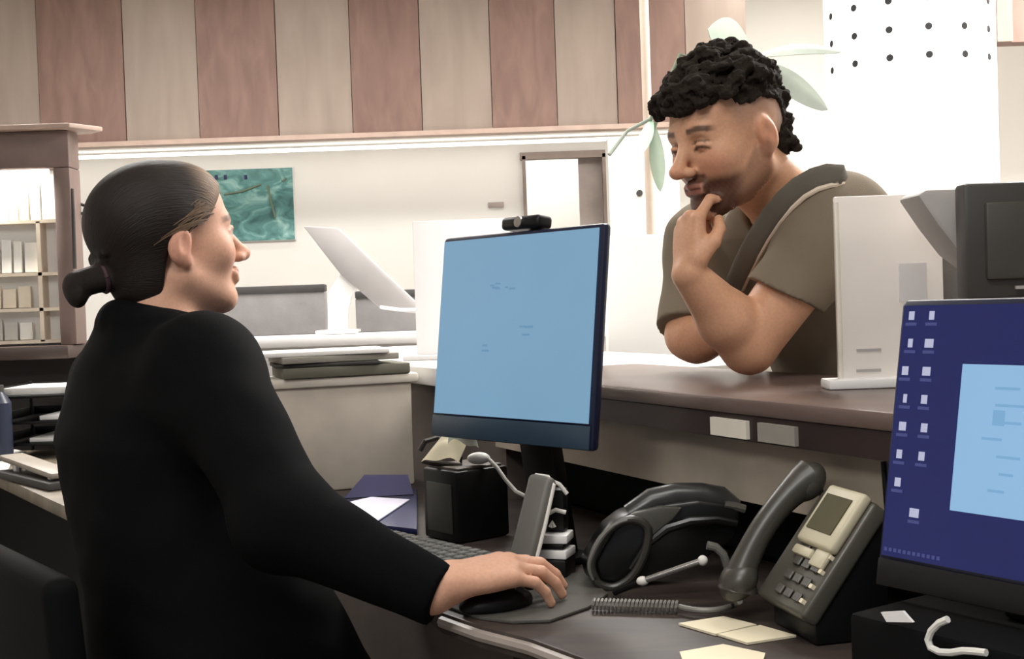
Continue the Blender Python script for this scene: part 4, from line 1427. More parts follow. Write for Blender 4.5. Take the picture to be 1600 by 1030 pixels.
def hand(F, w, f, u, side, s=1.0, curls=((18, 25, 20),) * 4, spread=0.0, thumb=None):
    """side +1: pinky lies along f x u (right hand, palm down); -1: the other way"""
    f = Vector(f).normalized()
    u = (Vector(u) - f * Vector(u).dot(f)).normalized()
    r = f.cross(u) * side
    w = Vector(w)

    def at(a, b, c):
        return w + (f * a + r * b + u * c) * s
    kn = [(.088, -.027, .002), (.093, -.007, .006), (.088, .013, .004), (.079, .031, -.002)]
    ln = [(.042, .026, .020), (.047, .029, .021), (.043, .027, .020), (.033, .021, .018)]
    rd_ = [(.0098, .0088, .0080, .0068), (.0100, .0090, .0081, .0070), (.0096, .0086, .0077, .0066), (.0086, .0077, .0069, .0060)]
    F.ell(at(.052, .002, -.002), (.036 * s, .050 * s, .0165 * s), np.array([[r[i], f[i], u[i]] for i in range(3)]), .012)
    for k_ in kn:
        F.cap(at(.0, k_[1] * 0.45, 0), at(*k_), .015 * s, .0108 * s, .012)
    for i in range(4):
        a = 0.0
        p = at(*kn[i])
        pts = [p]
        for j in range(3):
            a += math.radians(curls[i][j])
            d = f * math.cos(a) - u * math.sin(a) + r * spread * (i - 1.3) * (1 if j == 0 else 0.5)
            p = p + d.normalized() * ln[i][j] * s
            pts.append(p)
        for j in range(3):
            F.cap(pts[j], pts[j + 1], rd_[i][j] * s, rd_[i][j + 1] * s, .006 if j == 0 else .002)
    th = thumb or [(.022, -.024, -.006), (.050, -.046, -.014), (.078, -.052, -.020), (.100, -.047, -.024)]
    tr = [.0150, .0118, .0102, .0082]
    for j in range(3):
        F.cap(at(*th[j]), at(*th[j + 1]), tr[j] * s, tr[j + 1] * s, .012 if j == 0 else .003)


SKIN = attr_mat('skin', 0.5, 0.35, sss=0.12, bump=0.05, bscale=220)
HAIR = attr_mat('hair_strands', 0.55, 0.25, bump=0.45, bscale=1.0, stretch=(34, 9, 1), flow='Strand')
CURL = attr_mat('curly_hair', 0.85, 0.12, bump=1.0, bscale=190)
M['blazer'] = mat('black_blazer_cloth', (8, 8, 9), 0.85, var=0.15, bump=0.15, bscale=700, spec=0.08)
M['trouser'] = mat('black_trousers', (9, 9, 10), 0.85, bump=0.1, spec=0.2)
M['tshirt'] = mat('olive_grey_tshirt', (124, 113, 97), 0.9, var=0.06, bump=0.25, bscale=800, spec=0.2)
M['jeans'] = mat('dark_jeans', (40, 46, 60), 0.85, bump=0.2, bscale=500)
M['shoe'] = mat('black_shoe', (18, 17, 17), 0.45)


def skin_cols(P, o, H, sc, base, lip, brow, beard=None, fade=None, squint=0.0, own=None, eye=(40, 28, 20), blush=(190, 110, 90)):
    q = to_local(P, o, H, sc)
    x, y, z = q[:, 0], q[:, 1], q[:, 2]
    ax_ = np.abs(x)
    c = np.tile(L3(base)[None, :], (len(P), 1))
    near = (np.abs(z) < 0.16) & (np.abs(x) < 0.12) & (np.abs(y) < 0.15)
    g = near.astype(float)
    if own is not None:
        g = g * own(P)
    # cheeks, nose tip and ears carry more blood
    d = np.sqrt((ax_ - .040) ** 2 + (y - .07) ** 2 + (z + .028) ** 2)
    c = mixc(c, 0.35 * g * (1 - sst(d, .008, .036)), L3(blush))
    d = np.sqrt(x ** 2 + (y - .118) ** 2 + (z + .033) ** 2)
    c = mixc(c, 0.35 * g * (1 - sst(d, .005, .022)), L3(blush))
    c = mixc(c, 0.3 * g * sst(ax_, .070, .078) * (1 - sst(np.abs(y + .012), .02, .03)), L3(blush))
    # lips
    m_ = g * (1 - sst(np.abs(z + .0645), .007, .011)) * (1 - sst(ax_, .018, .024)) * sst(y, .083, .088)
    c = mixc(c, m_, L3(lip))
    m_ = g * (1 - sst(np.abs(z + .0645), .0008, .002)) * (1 - sst(ax_, .018, .022)) * sst(y, .083, .088)
    c = mixc(c, 0.8 * m_, L3((70, 34, 30)))
    if beard is not None:
        n_ = 0.5 + 0.25 * np.sin(900 * x + 500 * z) + 0.25 * np.sin(760 * y - 640 * z + 300 * x)
        zl = np.interp(y, [-.03, -.008, .008, .035, .06, .10], [-.03, -.012, -.020, -.050, -.054, -.050])
        m_ = g * (1 - sst(z - zl, -.008, .008)) * sst(y, -.020, -.004) * (z > -.135)
        m_ = m_ * (1 - (1 - sst(np.abs(z + .0645), .008, .010)) * (1 - sst(ax_, .02, .025)))
        c = mixc(c, m_ * (0.52 + 0.42 * sst(y, .03, .06) + 0.06 * n_), L3(beard))
        mo = g * (1 - sst(np.abs(z + .050), .005, .009)) * (1 - sst(ax_, .024, .030)) * sst(y, .08, .086)
        c = mixc(c, mo * (0.75 + 0.1 * n_), L3(beard))
    if fade is not None:
        m_ = g * sst(z, .0, .055) * (1 - sst(y, .030, .052)) * sst(ax_, .03, .05)
        m_ = np.maximum(m_, g * (1 - sst(y, -.06, -.035)) * sst(z, -.07, -.03))
        c = mixc(c, 0.75 * m_ * (1 - sst(ax_, .0745, .079) * (1 - sst(z, .02, .03))), L3(fade))
    # brows
    yb_ = .026 + 0.10 * np.clip(ax_ - .02, 0, .02) - 0.35 * np.clip(ax_ - .038, 0, 1)
    m_ = g * (1 - sst(np.abs(z - yb_), .003, .0058)) * sst(ax_, .012, .017) * (1 - sst(ax_, .048, .056)) * sst(y, .06, .068)
    c = mixc(c, 0.85 * m_, L3(brow))
    # eyes
    de = np.sqrt((ax_ - .032) ** 2 + (y - .0775) ** 2 + (z - .002) ** 2)
    m_ = g * (de < .0150) * (np.abs(z - .001 + squint * .5) < .0062 - squint * .7) * (y > .08)
    if squint > .005:       # smiling eyes, nearly shut
        m_ = m_ * 0
        ln_ = g * (1 - sst(np.abs(z + .0012 + 18 * (ax_ - .032) ** 2), .0012, .0034)) * (1 - sst(np.abs(ax_ - .032), .013, .018)) * (y > .075)
        c = mixc(c, 0.85 * ln_, L3((46, 30, 24)))
    c = mixc(c, m_.astype(float), L3((176, 160, 150)))
    di = np.sqrt((ax_ - .032) ** 2 + (z - .002) ** 2)
    m2 = m_ * (di < .0062)
    c = mixc(c, m2.astype(float), L3(eye))
    lash = g * (1 - sst(np.abs(np.sqrt((ax_ - .032) ** 2 * 0.32 + (z - .0005) ** 2) - .0085), .001, .0028)) * (z > .004) * (y > .078) * (np.abs(ax_ - .032) < .017)
    c = mixc(c, 0.7 * lash, L3((50, 34, 28)))
    return c


# ---------------------------------------------------------------- woman
wy = math.radians(37)
W_O = W(264, 380, 1.85)
W_H = head_frame((math.cos(wy), math.sin(wy)), math.radians(8))
tb_ = math.radians(38)
WL_, WG = np.array([math.sin(tb_), -math.cos(tb_)]), np.array([math.cos(tb_), math.sin(tb_)])
w_sR = W(326, 574, 1.68)
w_eR = W(444, 812, 1.53)
w_wR = W(676, 925, 1.475)
w_sL = Vector((w_sR.x - .35 * WL_[0], w_sR.y - .35 * WL_[1], w_sR.z - .035))
w_eL = Vector((-.66, 2.06, .90))
w_wL = Vector((-.56, 2.02, .76))
nb = W(250, 520, 1.83)
chin_l = V3(W_O) + W_H @ V3((0, -.025, -.06))

FB = Field((-.84, 1.36, .50), (.08, 2.24, 1.45), .003)
tors = [(.56, -.455, 1.765, .17, .13), (.75, -.48, 1.77, .16, .115), (.88, -.515, 1.785, .145, .105), (1.0, -.540, 1.80, .14, .09), (1.07, -.545, 1.81, .13, .075), (1.12, -.549, 1.82, .08, .055)]
FB.loft(tors, WL_, WG)
FB.cap(nb - Vector((0, 0, .05)), chin_l, .062, .054, .03)
add_head(FB, W_O, W_H, 1.0, jaw=0.95, nose=1.0, brow=0.9)
for (s_, e_, w_) in ((w_sR, w_eR, w_wR), (w_sL, w_eL, w_wL)):
    FB.cap(s_, e_, .046, .040, .03)
    FB.cap(e_, w_, .040, .027, .01)
# right hand over the mouse
wf = Vector((.955, .10, .0))
wu = Vector((.06, -.10, 1))
hs1 = 0.97
FB.cap(w_wR - (w_wR - w_eR).normalized() * .01, w_wR + Vector((.022, .012, .008)), .028, .027, .012)
HF = Vector((.89, .42, .07)).normalized()
hand(FB, w_wR + HF * .016 + Vector((0, 0, .009)), HF, Vector((.03, -.12, 1)), +1, hs1,
     curls=((14, 24, 14), (16, 26, 16), (18, 26, 18), (20, 28, 18)), spread=0.035,
     thumb=[(.020, -.022, -.006), (.048, -.044, -.014), (.074, -.054, -.024), (.096, -.054, -.032)])
hand(FB, w_wL, (.70, -.30, -.25), (0.1, 0, 1), -1, .92, curls=((20, 25, 20),) * 4)
P, Q = FB.nets()


def wcol(P):
    return skin_cols(P, W_O, W_H, 1.0, (206, 158, 132), (170, 96, 88), (96, 70, 52), blush=(204, 128, 108))


woman = to_obj('person', P, Q, SKIN, None, wcol, base=(-.46, 1.77, .5))
tag(woman, 'seated person in black blazer with dark hair tied back, hand on mouse', 'person')
del FB

# blazer
FC = Field((-.88, 1.38, .50), (.02, 2.28, 1.26), .0045)
bl = [(.50, -.425, 1.775, .215, .200), (.66, -.43, 1.78, .210, .195), (.78, -.462, 1.785, .190, .165), (.90, -.51, 1.79, .180, .140), (1.0, -.540, 1.80, .184, .126), (1.06, -.546, 1.81, .180, .110), (1.105, -.550, 1.815, .142, .094), (1.14, -.551, 1.82, .104, .078), (1.175, -.548, 1.825, .078, .066)]
FC.loft(bl, WL_, WG)
FC.ell(w_sR + Vector((-.012, .015, -.012)), (.060, .060, .056), None, .09)
FC.ell(w_sL + Vector((.012, -.015, -.012)), (.068, .068, .062), None, .05)
FC.cap(w_sR, w_eR, .064, .063, .06)
FC.cap(w_eR, w_eR, .064, .064, .02)
fa = (w_wR - w_eR).normalized()
FC.cap(w_eR, w_wR + fa * .02, .064, .037, .012, cut=(w_wR + fa * .010, fa))
FC.cap(w_sL, w_eL, .066, .06, .03)
fb = (w_wL - w_eL).normalized()
FC.cap(w_eL, w_wL, .06, .040, .015, cut=(w_wL - fb * .01, fb))
# collar ring that stands round the neck
nv_ = Vector((WG[0], WG[1], 0))
lv_ = Vector((WL_[0], WL_[1], 0))
ring = []
for i in range(17):
    a = 2 * PI * i / 16
    ring.append(nb + Vector((0, 0, -.012)) + nv_ * (.072 * math.cos(a) + .01) + lv_ * (.066 * math.sin(a)) + Vector((0, 0, -.026 * math.cos(a) + .012)))
for a, b in zip(ring, ring[1:]):
    FC.cap(a, b, .019, .019, .018)
FC.wrinkle(.0016, 26, 4)
FC.cap(nb + Vector((0, 0, -.055)), w_sR + Vector((-.01, .01, .004)), .050, .048, .06)
FC.cap(nb + Vector((0, 0, -.055)), w_sL + Vector((.01, -.01, .010)), .050, .050, .06)
P, Q = FC.nets()
blz = to_obj('blazer', P, Q, M['blazer'], woman)
del FC
# hair in head-local space
FH = Field((-.12, -.21, -.16), (.12, .13, .16), .0026)
FH.ell((0, -.016, .034), (.084, .107, .093), None, 0)
FH.ell((0, .030, .060), (.064, .062, .056), None, .02)
FH.ell((0, -.040, -.045), (.060, .060, .060), None, .03)


def hair_cut(X, Y, Z):
    yc = np.interp(Z.ravel(), [-.15, -.07, -.03, .0, .014, .03, .06, .085, .16], [-.050, -.042, -.034, -.026, .010, .044, .072, .092, .15]).reshape(Z.shape).astype(np.float32)
    return ((yc - Y) * 0.8 + 0 * X).astype(np.float32)


FH.put(hair_cut, (-.2, -.3, -.3), (.2, .3, .3), .006, 's')
FH.cap((0, -.084, -.034), (0, -.106, -.036), .022, .017, .014)
FH.cap((0, -.114, -.036), (0, -.146, -.040), .021, .020, .008)
FH.ell((.004, -.152, -.050), (.020, .016, .024), None, .01)
r_ = np.random.RandomState(3)
for i in range(34):
    a = r_.uniform(-1.2, 1.2)
    b = r_.uniform(-.3, 1.2)
    z_ = .02 + .085 * math.sin(b)
    rr_ = math.cos(b)
    y0_, x0_ = .06 * rr_ * math.cos(a), .080 * rr_ * math.sin(a)
    FH.cap((x0_, y0_ * 0.8, z_ + .012), (x0_ * .5, -.108, -.02 + z_ * .25), .004, .004, .006)
P, Q = FH.nets()


def whair(P):
    x, y, z = P[:, 0], P[:, 1], P[:, 2]
    c = np.tile(L3((30, 23, 19))[None, :], (len(P), 1))
    n_ = 0.5 + 0.5 * np.sin(420 * z + 130 * y + 60 * np.sin(40 * x))
    m_ = sst(y, .015, .07) * sst(z, -.01, .03)
    c = mixc(c, 0.7 * m_ * (0.35 + 0.65 * n_), L3((150, 114, 78)))
    return c


Pw = P @ W_H.T + V3(W_O)
hc = whair(P)
hr = to_obj('hair', Pw, Q, HAIR, woman, lambda _p: hc)
sa_ = hr.data.attributes.new('Strand', 'FLOAT_VECTOR', 'POINT')
st_ = np.stack([np.abs(np.arctan2(P[:, 0], P[:, 2] + .04)) * 2.2, P[:, 1] * 6 + P[:, 2] * 2, P[:, 2] * 3], 1).astype(np.float32)
sa_.data.foreach_set('vector', st_.ravel())
del FH
# fair wisps along the hairline, swept back
r_ = random.Random(21)
WISP = mat('fair_brown_hair', (98, 76, 56), 0.5, var=0.3, scale=60)
for sx in (1, -1):
    wsp = MB()
    for i in range(26):
        z0_ = r_.uniform(.014, .066)
        y0_ = float(np.interp(z0_, [.0, .014, .03, .06, .085, .12], [-.026, .010, .044, .072, .092, .10])) + r_.uniform(-.004, .006)
        ln_ = r_.uniform(.03, .075)
        pp_ = []
        for k in range(7):
            t_ = k / 6
            y_ = y0_ - ln_ * t_
            z_ = z0_ - .016 * t_ * (1.0 if z0_ < .08 else .3) + .006 * math.sin(PI * t_)
            q_ = 1 - ((min(y_, .072) + .016) / .1085) ** 2 - ((z_ - .034) / .0945) ** 2
            x_ = .0842 * math.sqrt(max(q_, .02)) + (-.003 if k == 0 else .0)
            pp_.append(Vector(V3(W_O) + W_H @ V3((sx * x_, y_, z_))))
        wsp.tube(pp_, [.0006, .0013, .0016, .0016, .0014, .001, .0005], 6)
    wsp.build('hair_wisps', WISP, hr)
# hair tie
tie = MB()
tq = [Vector(V3(W_O) + W_H @ V3((.0205 * math.cos(a), -.1095 - .002 * math.sin(a), -.0365 + .0205 * math.sin(a)))) for a in [2 * PI * i / 20 for i in range(21)]]
tie.tube(tq, .004, 8).build('hair_tie', mat('plum_hair_tie', (60, 34, 40), 0.7), woman)
# trousers and shoes, seated
FT = Field((-.80, 1.40, .03), (.16, 2.45, .70), .007)
lat = Vector((WL_[0], WL_[1], 0))
fwd = Vector((WG[0], WG[1], 0))
hipc = Vector((-.455, 1.765, .55))
FT.ell(hipc, (.17, .17, .10), None, 0)
kn_, an_ = [], []
for s_ in (-1, 1):
    hp_ = hipc + lat * (.085 * s_) + fwd * .03
    kn = hipc + lat * (.10 * s_) + fwd * .40 + Vector((0, 0, -.05))
    an = kn + fwd * .03 + Vector((0, 0, -.40))
    FT.cap(hp_, kn, .080, .060, .04)
    FT.cap(kn, an, .058, .045, .02)
    an_.append(an)
P, Q = FT.nets()
to_obj('trousers', P, Q, M['trouser'], woman)
del FT


def shoe(p, d, parent):
    p = Vector((p.x, p.y, 0.0))
    d = Vector(d).normalized()
    F = Field((p.x - .32, p.y - .32, -.01), (p.x + .32, p.y + .32, .16), .006)
    for (a, r1, z1, r2, z2) in (((-.05, .10), .036, .040, .034, .036), ((.06, .19), .040, .036, .030, .030)):
        F.cap(p + d * a[0] + Vector((0, 0, z1)), p + d * a[1] + Vector((0, 0, z2)), r1, r2, .02)
    F.cap(p + Vector((0, 0, .05)), p + Vector((0, 0, .11)), .042, .044, .02)
    F.put(lambda X, Y, Z: (Z - 0.002 + 0 * X + 0 * Y).astype(np.float32), (p.x - .4, p.y - .4, -.1), (p.x + .4, p.y + .4, .2), 0, 's')
    P, Q = F.nets()
    return to_obj('shoe', P, Q, M['shoe'], parent)


for an in an_:
    shoe(an, fwd, woman)

# the mouse under her palm
mw = w_wR + Vector((.89, .42, 0)).normalized() * .088 + Vector((-.004, .010, 0))
mw.z = Z_DK + .0047
mo = thing('computer_mouse', mw, 'dark computer mouse under the woman\'s hand', 'mouse')
FM = Field((mw.x - .08, mw.y - .05, mw.z - .005), (mw.x + .08, mw.y + .05, mw.z + .05), .002)
FM.ell(mw + Vector((0, 0, .006)), (.050, .029, .021), np.array([[.884, -.467, 0], [.467, .884, 0], [0, 0, 1]]), 0)
FM.put(lambda X, Y, Z: (Z - mw.z + 0 * X + 0 * Y).astype(np.float32), mw - Vector((.1, .1, .02)), mw + Vector((.1, .1, .06)), 0, 's')
P, Q = FM.nets()
to_obj('shell', P, Q, M['black'], mo)
MB().cone(mw + Vector((.030, -.004, .020)), mw + Vector((.030, .010, .021)), .006, seg=16).build('scroll_wheel', M['darkgrey'], mo)

# office chair
och = thing('office_chair', (-.47, 1.74, 0), 'black office chair under the person in the black blazer', 'chair')
crot = frame(lat, fwd, (0, 0, 1))
sc_ = Vector((-.465, 1.755, 0))
MB().box(sc_ + Vector((0, 0, .415)) + fwd * .04, (.44, .44, .07), crot, bevel=.03, seg=4).build('seat', M['blackmat'], och)
MB().box(sc_ - fwd * .235 + Vector((0, 0, .70)), (.34, .045, .34), crot @ Matrix.Rotation(.08, 3, 'X'), bevel=.02, seg=4).build('backrest', M['blackmat'], och)
MB().tube([sc_ - fwd * .12 + Vector((0, 0, .385)), sc_ - fwd * .25 + Vector((0, 0, .395)), sc_ - fwd * .268 + Vector((0, 0, .56)), sc_ - fwd * .262 + Vector((0, 0, .70))], .016, 10).build('back_bracket', M['black'], och)
MB().cone(sc_ + Vector((0, 0, .09)), sc_ + Vector((0, 0, .385)), .025, seg=20).build('gas_column', M['steel'], och)
for i in range(5):
    a = 2 * PI * i / 5 + .3
    e_ = sc_ + Vector((math.cos(a) * .28, math.sin(a) * .28, .065))
    lg = MB().tube([sc_ + Vector((0, 0, .10)), e_], [.024, .016], 10).build('leg', M['black'], och)
    MB().cone(e_ + Vector((-.012, 0, -.037)), e_ + Vector((.012, 0, -.037)), .027, seg=18).build('caster', M['black'], lg)

# ---------------------------------------------------------------- man
ma = math.radians(30)
M_O = W(1139, 216, 1.95)
M_H = head_frame((-math.cos(ma), -math.sin(ma)), math.radians(-13), 0.0)
mb_ = math.radians(25)
MG = np.array([-math.cos(mb_), -math.sin(mb_)])
ML = np.array([math.sin(mb_), -math.cos(mb_)])     # towards his left shoulder (camera side)
m_sL = W(1312, 346, 1.92)
m_eL = W(1170, 548, 1.945)
m_eL.z = max(m_eL.z, Z_CT + .053)
m_wL = W(1078, 430, 1.885)
m_sR = Vector((m_sL.x - .37 * ML[0], m_sL.y - .37 * ML[1], m_sL.z - .01))
m_eR = Vector((.318, 2.165, Z_CT + .066))
m_wR = Vector((.350, 2.115, Z_CT + .058))
mnb = W(1236, 322, 2.03)
FB = Field((.17, 1.66, .94), (.86, 2.44, 1.57), .003)
mt = [(.96, .645, 2.18, .14, .085), (1.10, .592, 2.142, .14, .085), (1.20, .532, 2.097, .15, .085), (1.28, .490, 2.068, .14, .07), (1.325, .478, 2.058, .09, .055)]
FB.loft(mt, ML, MG)
m_ck = V3(M_O) + M_H @ V3((0, -.030, -.055))
FB.cap(mnb, m_ck, .064, .056, .03)
add_head(FB, M_O, M_H, 0.99, jaw=1.06, nose=1.02, brow=1.15, squint=.0062)
FHd = Field(V3(M_O) - .16, V3(M_O) + .16, .004)
add_head(FHd, M_O, M_H, 0.99, jaw=1.06, nose=1.02, brow=1.15, squint=.0062)
for (s_, e_, w_) in ((m_sL, m_eL, m_wL), (m_sR, m_eR, m_wR)):
    FB.ell(s_, (.060, .060, .060), None, .04)
    FB.cap(s_, e_, .054, .045, .03)
    d = (w_ - e_)
    FB.cap(e_, e_ + d * .38, .043, .046, .012)
    FB.cap(e_ + d * .38, w_, .046, .0275, .012)
# left hand closed under the chin, right hand flat by the left elbow
hand(FB, m_wL + (m_wL - m_eL).normalized() * .004, (.10, .22, 1), (-.86, -.42, .0), -1, 0.94,
     curls=((30, 50, 35), (72, 75, 45), (78, 78, 45), (80, 78, 45)),
     thumb=[(.022, -.026, -.004), (.048, -.040, -.020), (.074, -.036, -.034), (.094, -.024, -.040)])
hand(FB, m_wR, (.70, .35, .05), (0.05, 0, 1), +1, .9, curls=((50, 75, 45),) * 4,
     thumb=[(.022, -.020, -.002), (.046, -.034, -.006), (.068, -.030, -.010), (.082, -.018, -.014)])
P, Q = FB.nets()


def near_head(p):
    i = np.clip(np.round((p - FHd.lo) / FHd.h).astype(int), 0, FHd.n - 1)
    return (FHd.f[i[:, 0], i[:, 1], i[:, 2]] < .005).astype(float)


def mcol(P):
    c = skin_cols(P, M_O, M_H, 0.99, (208, 158, 126), (160, 106, 92), (52, 36, 28), beard=(76, 44, 31), fade=(130, 106, 94), squint=.0062, own=near_head, blush=(206, 124, 98))
    return c


man = to_obj('person', P, Q, SKIN, None, mcol, base=(.63, 2.17, .0))
tag(man, 'person in olive t-shirt with curly dark hair leaning on the counter', 'person')
del FB
# t-shirt
FC = Field((.18, 1.68, .88), (.90, 2.48, 1.42), .004)
ms = [(.88, .665, 2.195, .190, .128), (1.02, .625, 2.165, .185, .120), (1.10, .590, 2.140, .185, .122), (1.20, .530, 2.095, .196, .118), (1.28, .492, 2.07, .185, .100), (1.325, .48, 2.06, .14, .080), (1.35, .475, 2.055, .095, .070)]
FC.loft(ms, ML, MG)
for (s_, e_, tt) in ((m_sL, m_eL, .60), (m_sR, m_eR, .97)):
    d = (e_ - s_).normalized()
    end = s_.lerp(e_, tt)
    FC.ell(s_ + Vector((0, 0, -.005)), (.074, .074, .070), None, .05)
    nrm = (d + Vector((0.12, 0, -0.12))).normalized() if s_ is m_sL else d
    FC.cap(s_, s_.lerp(e_, tt + .15), .071, .066, .04, cut=(end, nrm))
# neck opening and a ribbed band round it
axn = (Vector(m_ck) - mnb).normalized()
ncen = mnb + Vector((-.006, -.004, -.004))
FC.cap(ncen + axn * .005, ncen + axn * .12, .062, .066, .012, 's')
FC.wrinkle(.0022, 22, 9)
P, Q = FC.nets()
tsh = to_obj('tshirt', P, Q, M['tshirt'], man)
band = []
bu = axn.cross(Vector((0, 0, 1))).normalized()
bv = axn.cross(bu)
for i in range(33):
    a = 2 * PI * i / 32
    band.append(ncen + axn * .006 + (bu * math.cos(a) + bv * math.sin(a)) * .0665)
MB().tube(band, .006, 8).build('neck_band', M['tshirt'], tsh)


def surf(px, py, d0=1.55, off=0.0):
    """first point of the shirt along a viewing line, for laying the strap on it"""
    d = d0
    while d < 2.6:
        p = W(px, py, d)
        if FC.at(p) < 0.004 and np.all(V3(p) > FC.lo) and np.all(V3(p) < FC.lo + FC.h * (FC.n - 1)):
            return W(px, py, d - off)
        d += .002
    return None


sp_ = [(1322, 290), (1300, 286), (1278, 289), (1258, 302), (1238, 320), (1218, 345), (1200, 372), (1184, 400), (1170, 428), (1160, 452)]
pts = [surf(x, y, off=.007) for x, y in sp_]
pts = [p for p in pts if p is not None]
bpk = thing('backpack', Vector((.68, 2.19, 1.0)), 'grey backpack worn on the back of the man at the counter', 'backpack')
if len(pts) > 3:
    pts = [pts[0] + Vector((.030, .060, .006)), pts[0] + Vector((.016, .03, .008))] + pts
    for _ in range(3):
        pts = [pts[0]] + [(pts[i - 1] + pts[i] * 2 + pts[i + 1]) / 4 for i in range(1, len(pts) - 1)] + [pts[-1]]
    MB().tube(pts, .0045, 8).build('strap_edge', M['straplight'], bpk)
    tov = (Vector((CAM.x, CAM.y, CAM.z)) - pts[len(pts) // 2]).normalized()
    p2 = []
    for i, p in enumerate(pts):
        tg = (pts[min(i + 1, len(pts) - 1)] - pts[max(i - 1, 0)]).normalized()
        sd_ = tg.cross(tov).normalized()
        p2.append(p + sd_ * (.017 if sd_.x < 0 else -.017) - tov * .001)
    MB().tube(p2, .017, 12, up=tov, flat=0.22).build('strap', M['strapgrey'], bpk)
bkc = Vector((.585, 2.115, 1.18)) - Vector((MG[0], MG[1], 0)) * .205
brt = frame((ML[0], ML[1], 0), Vector((-MG[0], -MG[1], 0)), (0, 0, 1)) @ Matrix.Rotation(.35, 3, 'X')
MB().box(bkc, (.25, .13, .36), brt, bevel=.05, seg=5).build('bag', M['backpack'], bpk)
MB().box(bkc + brt @ Vector((0, .07, -.05)), (.19, .05, .18), brt, bevel=.02, seg=4).build('front_pocket', M['backpack'], bpk)
del FC
# curly hair
FH = Field((-.13, -.15, -.13), (.13, .16, .19), .0028)
FH.ell((0, -.010, .040), (.078, .098, .094), None, 0)


def below_line(X, Y, Z):
    # negative below the lower edge of the long hair
    zc = np.interp(Y.ravel(), [-.13, -.09, -.06, -.02, .02, .05, .08, .12], [-.075, -.060, .040, .055, .046, .062, .068, .07]).reshape(Y.shape).astype(np.float32)
    return ((Z - zc) * 0.7 + 0 * X).astype(np.float32)


FH.put(below_line, (-.3, -.3, -.3), (.3, .3, .3), .006, 's')
r_ = np.random.RandomState(12)
nbl = 0
while nbl < 420:
    v = r_.normal(size=3)
    v /= np.linalg.norm(v)
    p = np.array((0, -.008, .042)) + v * np.array((.074, .094, .090))
    if p[2] < .070 - 0.15 * max(0, p[1]) or (p[1] < -.04 and p[2] < .06):
        continue
    lift = r_.uniform(.0, .020) * (1.0 if p[1] > -.05 else .4)
    rb_ = r_.uniform(.006, .0125)
    FH.ell(p + v * lift, (rb_, rb_ * r_.uniform(.7, 1.2), rb_ * r_.uniform(.7, 1.1)), None, .005)
    nbl += 1
for i in range(70):
    x_ = r_.uniform(-.062, .062)
    FH.ell((x_, .088 + r_.uniform(-.008, .016) - 3.2 * x_ * x_, r_.uniform(.058, .100)), (r_.uniform(.006, .011),) * 3, None, .005)
for i in range(60):
    FH.ell((r_.uniform(-.050, .050), -.092 + r_.uniform(-.006, .008), r_.uniform(-.052, .06)), (r_.uniform(.006, .011),) * 3, None, .006)
FH.ell((0, -.070, -.006), (.054, .039, .066), None, .006)
FH.wrinkle(.0014, 320, 2)
P, Q = FH.nets()
Pw = (P * 0.99) @ M_H.T + V3(M_O)
hcm = np.tile(L3((40, 34, 28))[None, :], (len(P), 1))
to_obj('hair', Pw, Q, CURL, man, lambda _p: hcm)
del FH
# jeans and shoes behind the counter
FT = Field((.40, 1.90, .03), (1.02, 2.56, 1.0), .008)
mh = Vector((.68, 2.205, .92))
FT.loft([(.84, mh.x, mh.y, .18, .12), (.99, mh.x - .03, mh.y - .015, .168, .108)], ML, MG)
mlat = Vector((ML[0], ML[1], 0))
mf = Vector((MG[0], MG[1], 0))
ans = []
for s_ in (-1, 1):
    hp_ = mh + mlat * (.09 * s_) + Vector((0, 0, -.06))
    kn = hp_ + Vector((.01, .01, -.40)) + mlat * (.01 * s_)
    an = kn + Vector((.01, .01, -.38))
    FT.cap(hp_, kn, .088, .064, .04)
    FT.cap(kn, an, .062, .050, .02)
    ans.append(an)
P, Q = FT.nets()
to_obj('jeans', P, Q, M['jeans'], man)
del FT
for an in ans:
    shoe(an, mf, man)

# ------------------------------------------------------------------ ceiling lamps of the room, added unseen fill panels, and daylight tone
def ceiling_lamp(x, y, power, sx, sy, col=(1, 0.975, 0.945), lab=''):
    t = thing('ceiling_light', (x, y, 2.955), lab, 'ceiling light')
    MB().box((x, y, 2.985), (sx + 0.06, sy + 0.06, 0.03)).build('frame', M['white'], t, smooth=False)
    MB().box((x, y, 2.966), (sx, sy, 0.008)).build('diffuser', M['lamp'], t, smooth=False)
    L = bpy.data.lights.new('ceiling_light_glow', 'AREA')
    L.shape = 'RECTANGLE'
    L.size, L.size_y = sx, sy
    L.energy = power
    L.color = col
    o = bpy.data.objects.new('ceiling_light_glow', L)
    COL.objects.link(o)
    o.location = (x, y, 2.955)
    return o


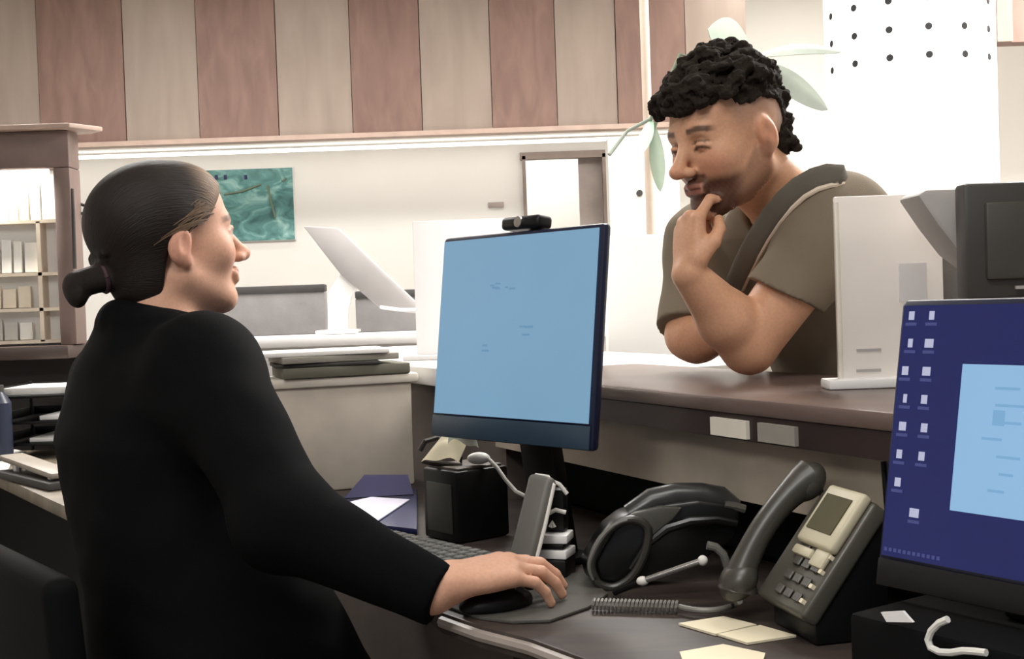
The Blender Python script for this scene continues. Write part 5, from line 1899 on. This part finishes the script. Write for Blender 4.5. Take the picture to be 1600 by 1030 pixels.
ceiling_lamp(1.6, 5.9, 13, 1.0, 0.4, lab='added ceiling fill panel brightening the wall between bulkhead and pillar')  # unseen lamp, added to lift the wall right of the bulkhead
ceiling_lamp(3.1, 5.4, 85, 1.0, 0.4, lab='added ceiling fill panel whitening the right end of the back wall')  # extra unseen lamp that whitens the wall right of the pillar
ceiling_lamp(-1.6, 4.4, 68, 1.2, 0.6, lab='ceiling light panel over the far desk')
ceiling_lamp(0.6, 4.2, 66, 1.2, 0.6, lab='ceiling light panel over the low partition')
ceiling_lamp(2.6, 3.9, 170, 1.2, 0.6, lab='ceiling light panel over the pillar side')
ceiling_lamp(1.3, 2.5, 40, 1.2, 0.6, lab='ceiling light panel over the waiting side of counter')
ceiling_lamp((dl + dr) / 2 - 0.2, YB + 0.5, 30, 0.4, 0.4, lab='added ceiling fill panel brightening the doorway recess')  # added lamp, keeps the doorway recess from going dark
ceiling_lamp(-0.1, 0.35, 22, 1.2, 0.6, lab='ceiling light panel over the staff side')
ceiling_lamp(-1.1, -1.2, 60, 1.2, 0.6, lab='added unseen ceiling panel behind the camera lighting the counter fascia')  # unseen lamp added behind the camera for low frontal light
MB().box(((xe - 4) / 2, YB - 0.25, z0 - 0.008), (xe + 3.6, 0.04, 0.016)).build('light_strip', M['lamp'], bulk, smooth=False)
LW = bpy.data.lights.new('bulkhead_strip_glow', 'AREA')
LW.shape = 'RECTANGLE'
LW.size, LW.size_y = xe + 3.4, 0.04
LW.energy = 5
LW.color = (1, 0.95, 0.92)
ow_ = bpy.data.objects.new('bulkhead_strip_glow', LW)
COL.objects.link(ow_)
ow_.location = ((xe - 4) / 2, YB - 0.25, z0 - 0.02)
ow_.rotation_euler = (0.5, 0, 0)
LS = bpy.data.lights.new('cabinet_fill_glow', 'AREA')  # fill light added to whiten the cabinet's contents
LS.shape = 'RECTANGLE'
LS.size, LS.size_y = 0.8, 0.02
LS.energy = 12
LS.color = (1, 0.96, 0.9)
ob_ = bpy.data.objects.new('cabinet_fill_glow', LS)
COL.objects.link(ob_)
ob_.location = ((kx0 + ins_x1) / 2, ky + 0.004, ins_z1 - 0.02)
ob_.rotation_euler = (0.25, 0, 0)
wld = bpy.data.worlds.new('world')
wld.use_nodes = True
wld.node_tree.nodes['Background'].inputs[0].default_value = (0.9, 0.92, 1.0, 1)
wld.node_tree.nodes['Background'].inputs[1].default_value = 0.24
SC.world = wld
SC.view_settings.view_transform = 'Standard'
SC.view_settings.look = 'None'
SC.view_settings.exposure = 0.0
SC.view_settings.gamma = 1.0
SC.view_settings.use_curve_mapping = False
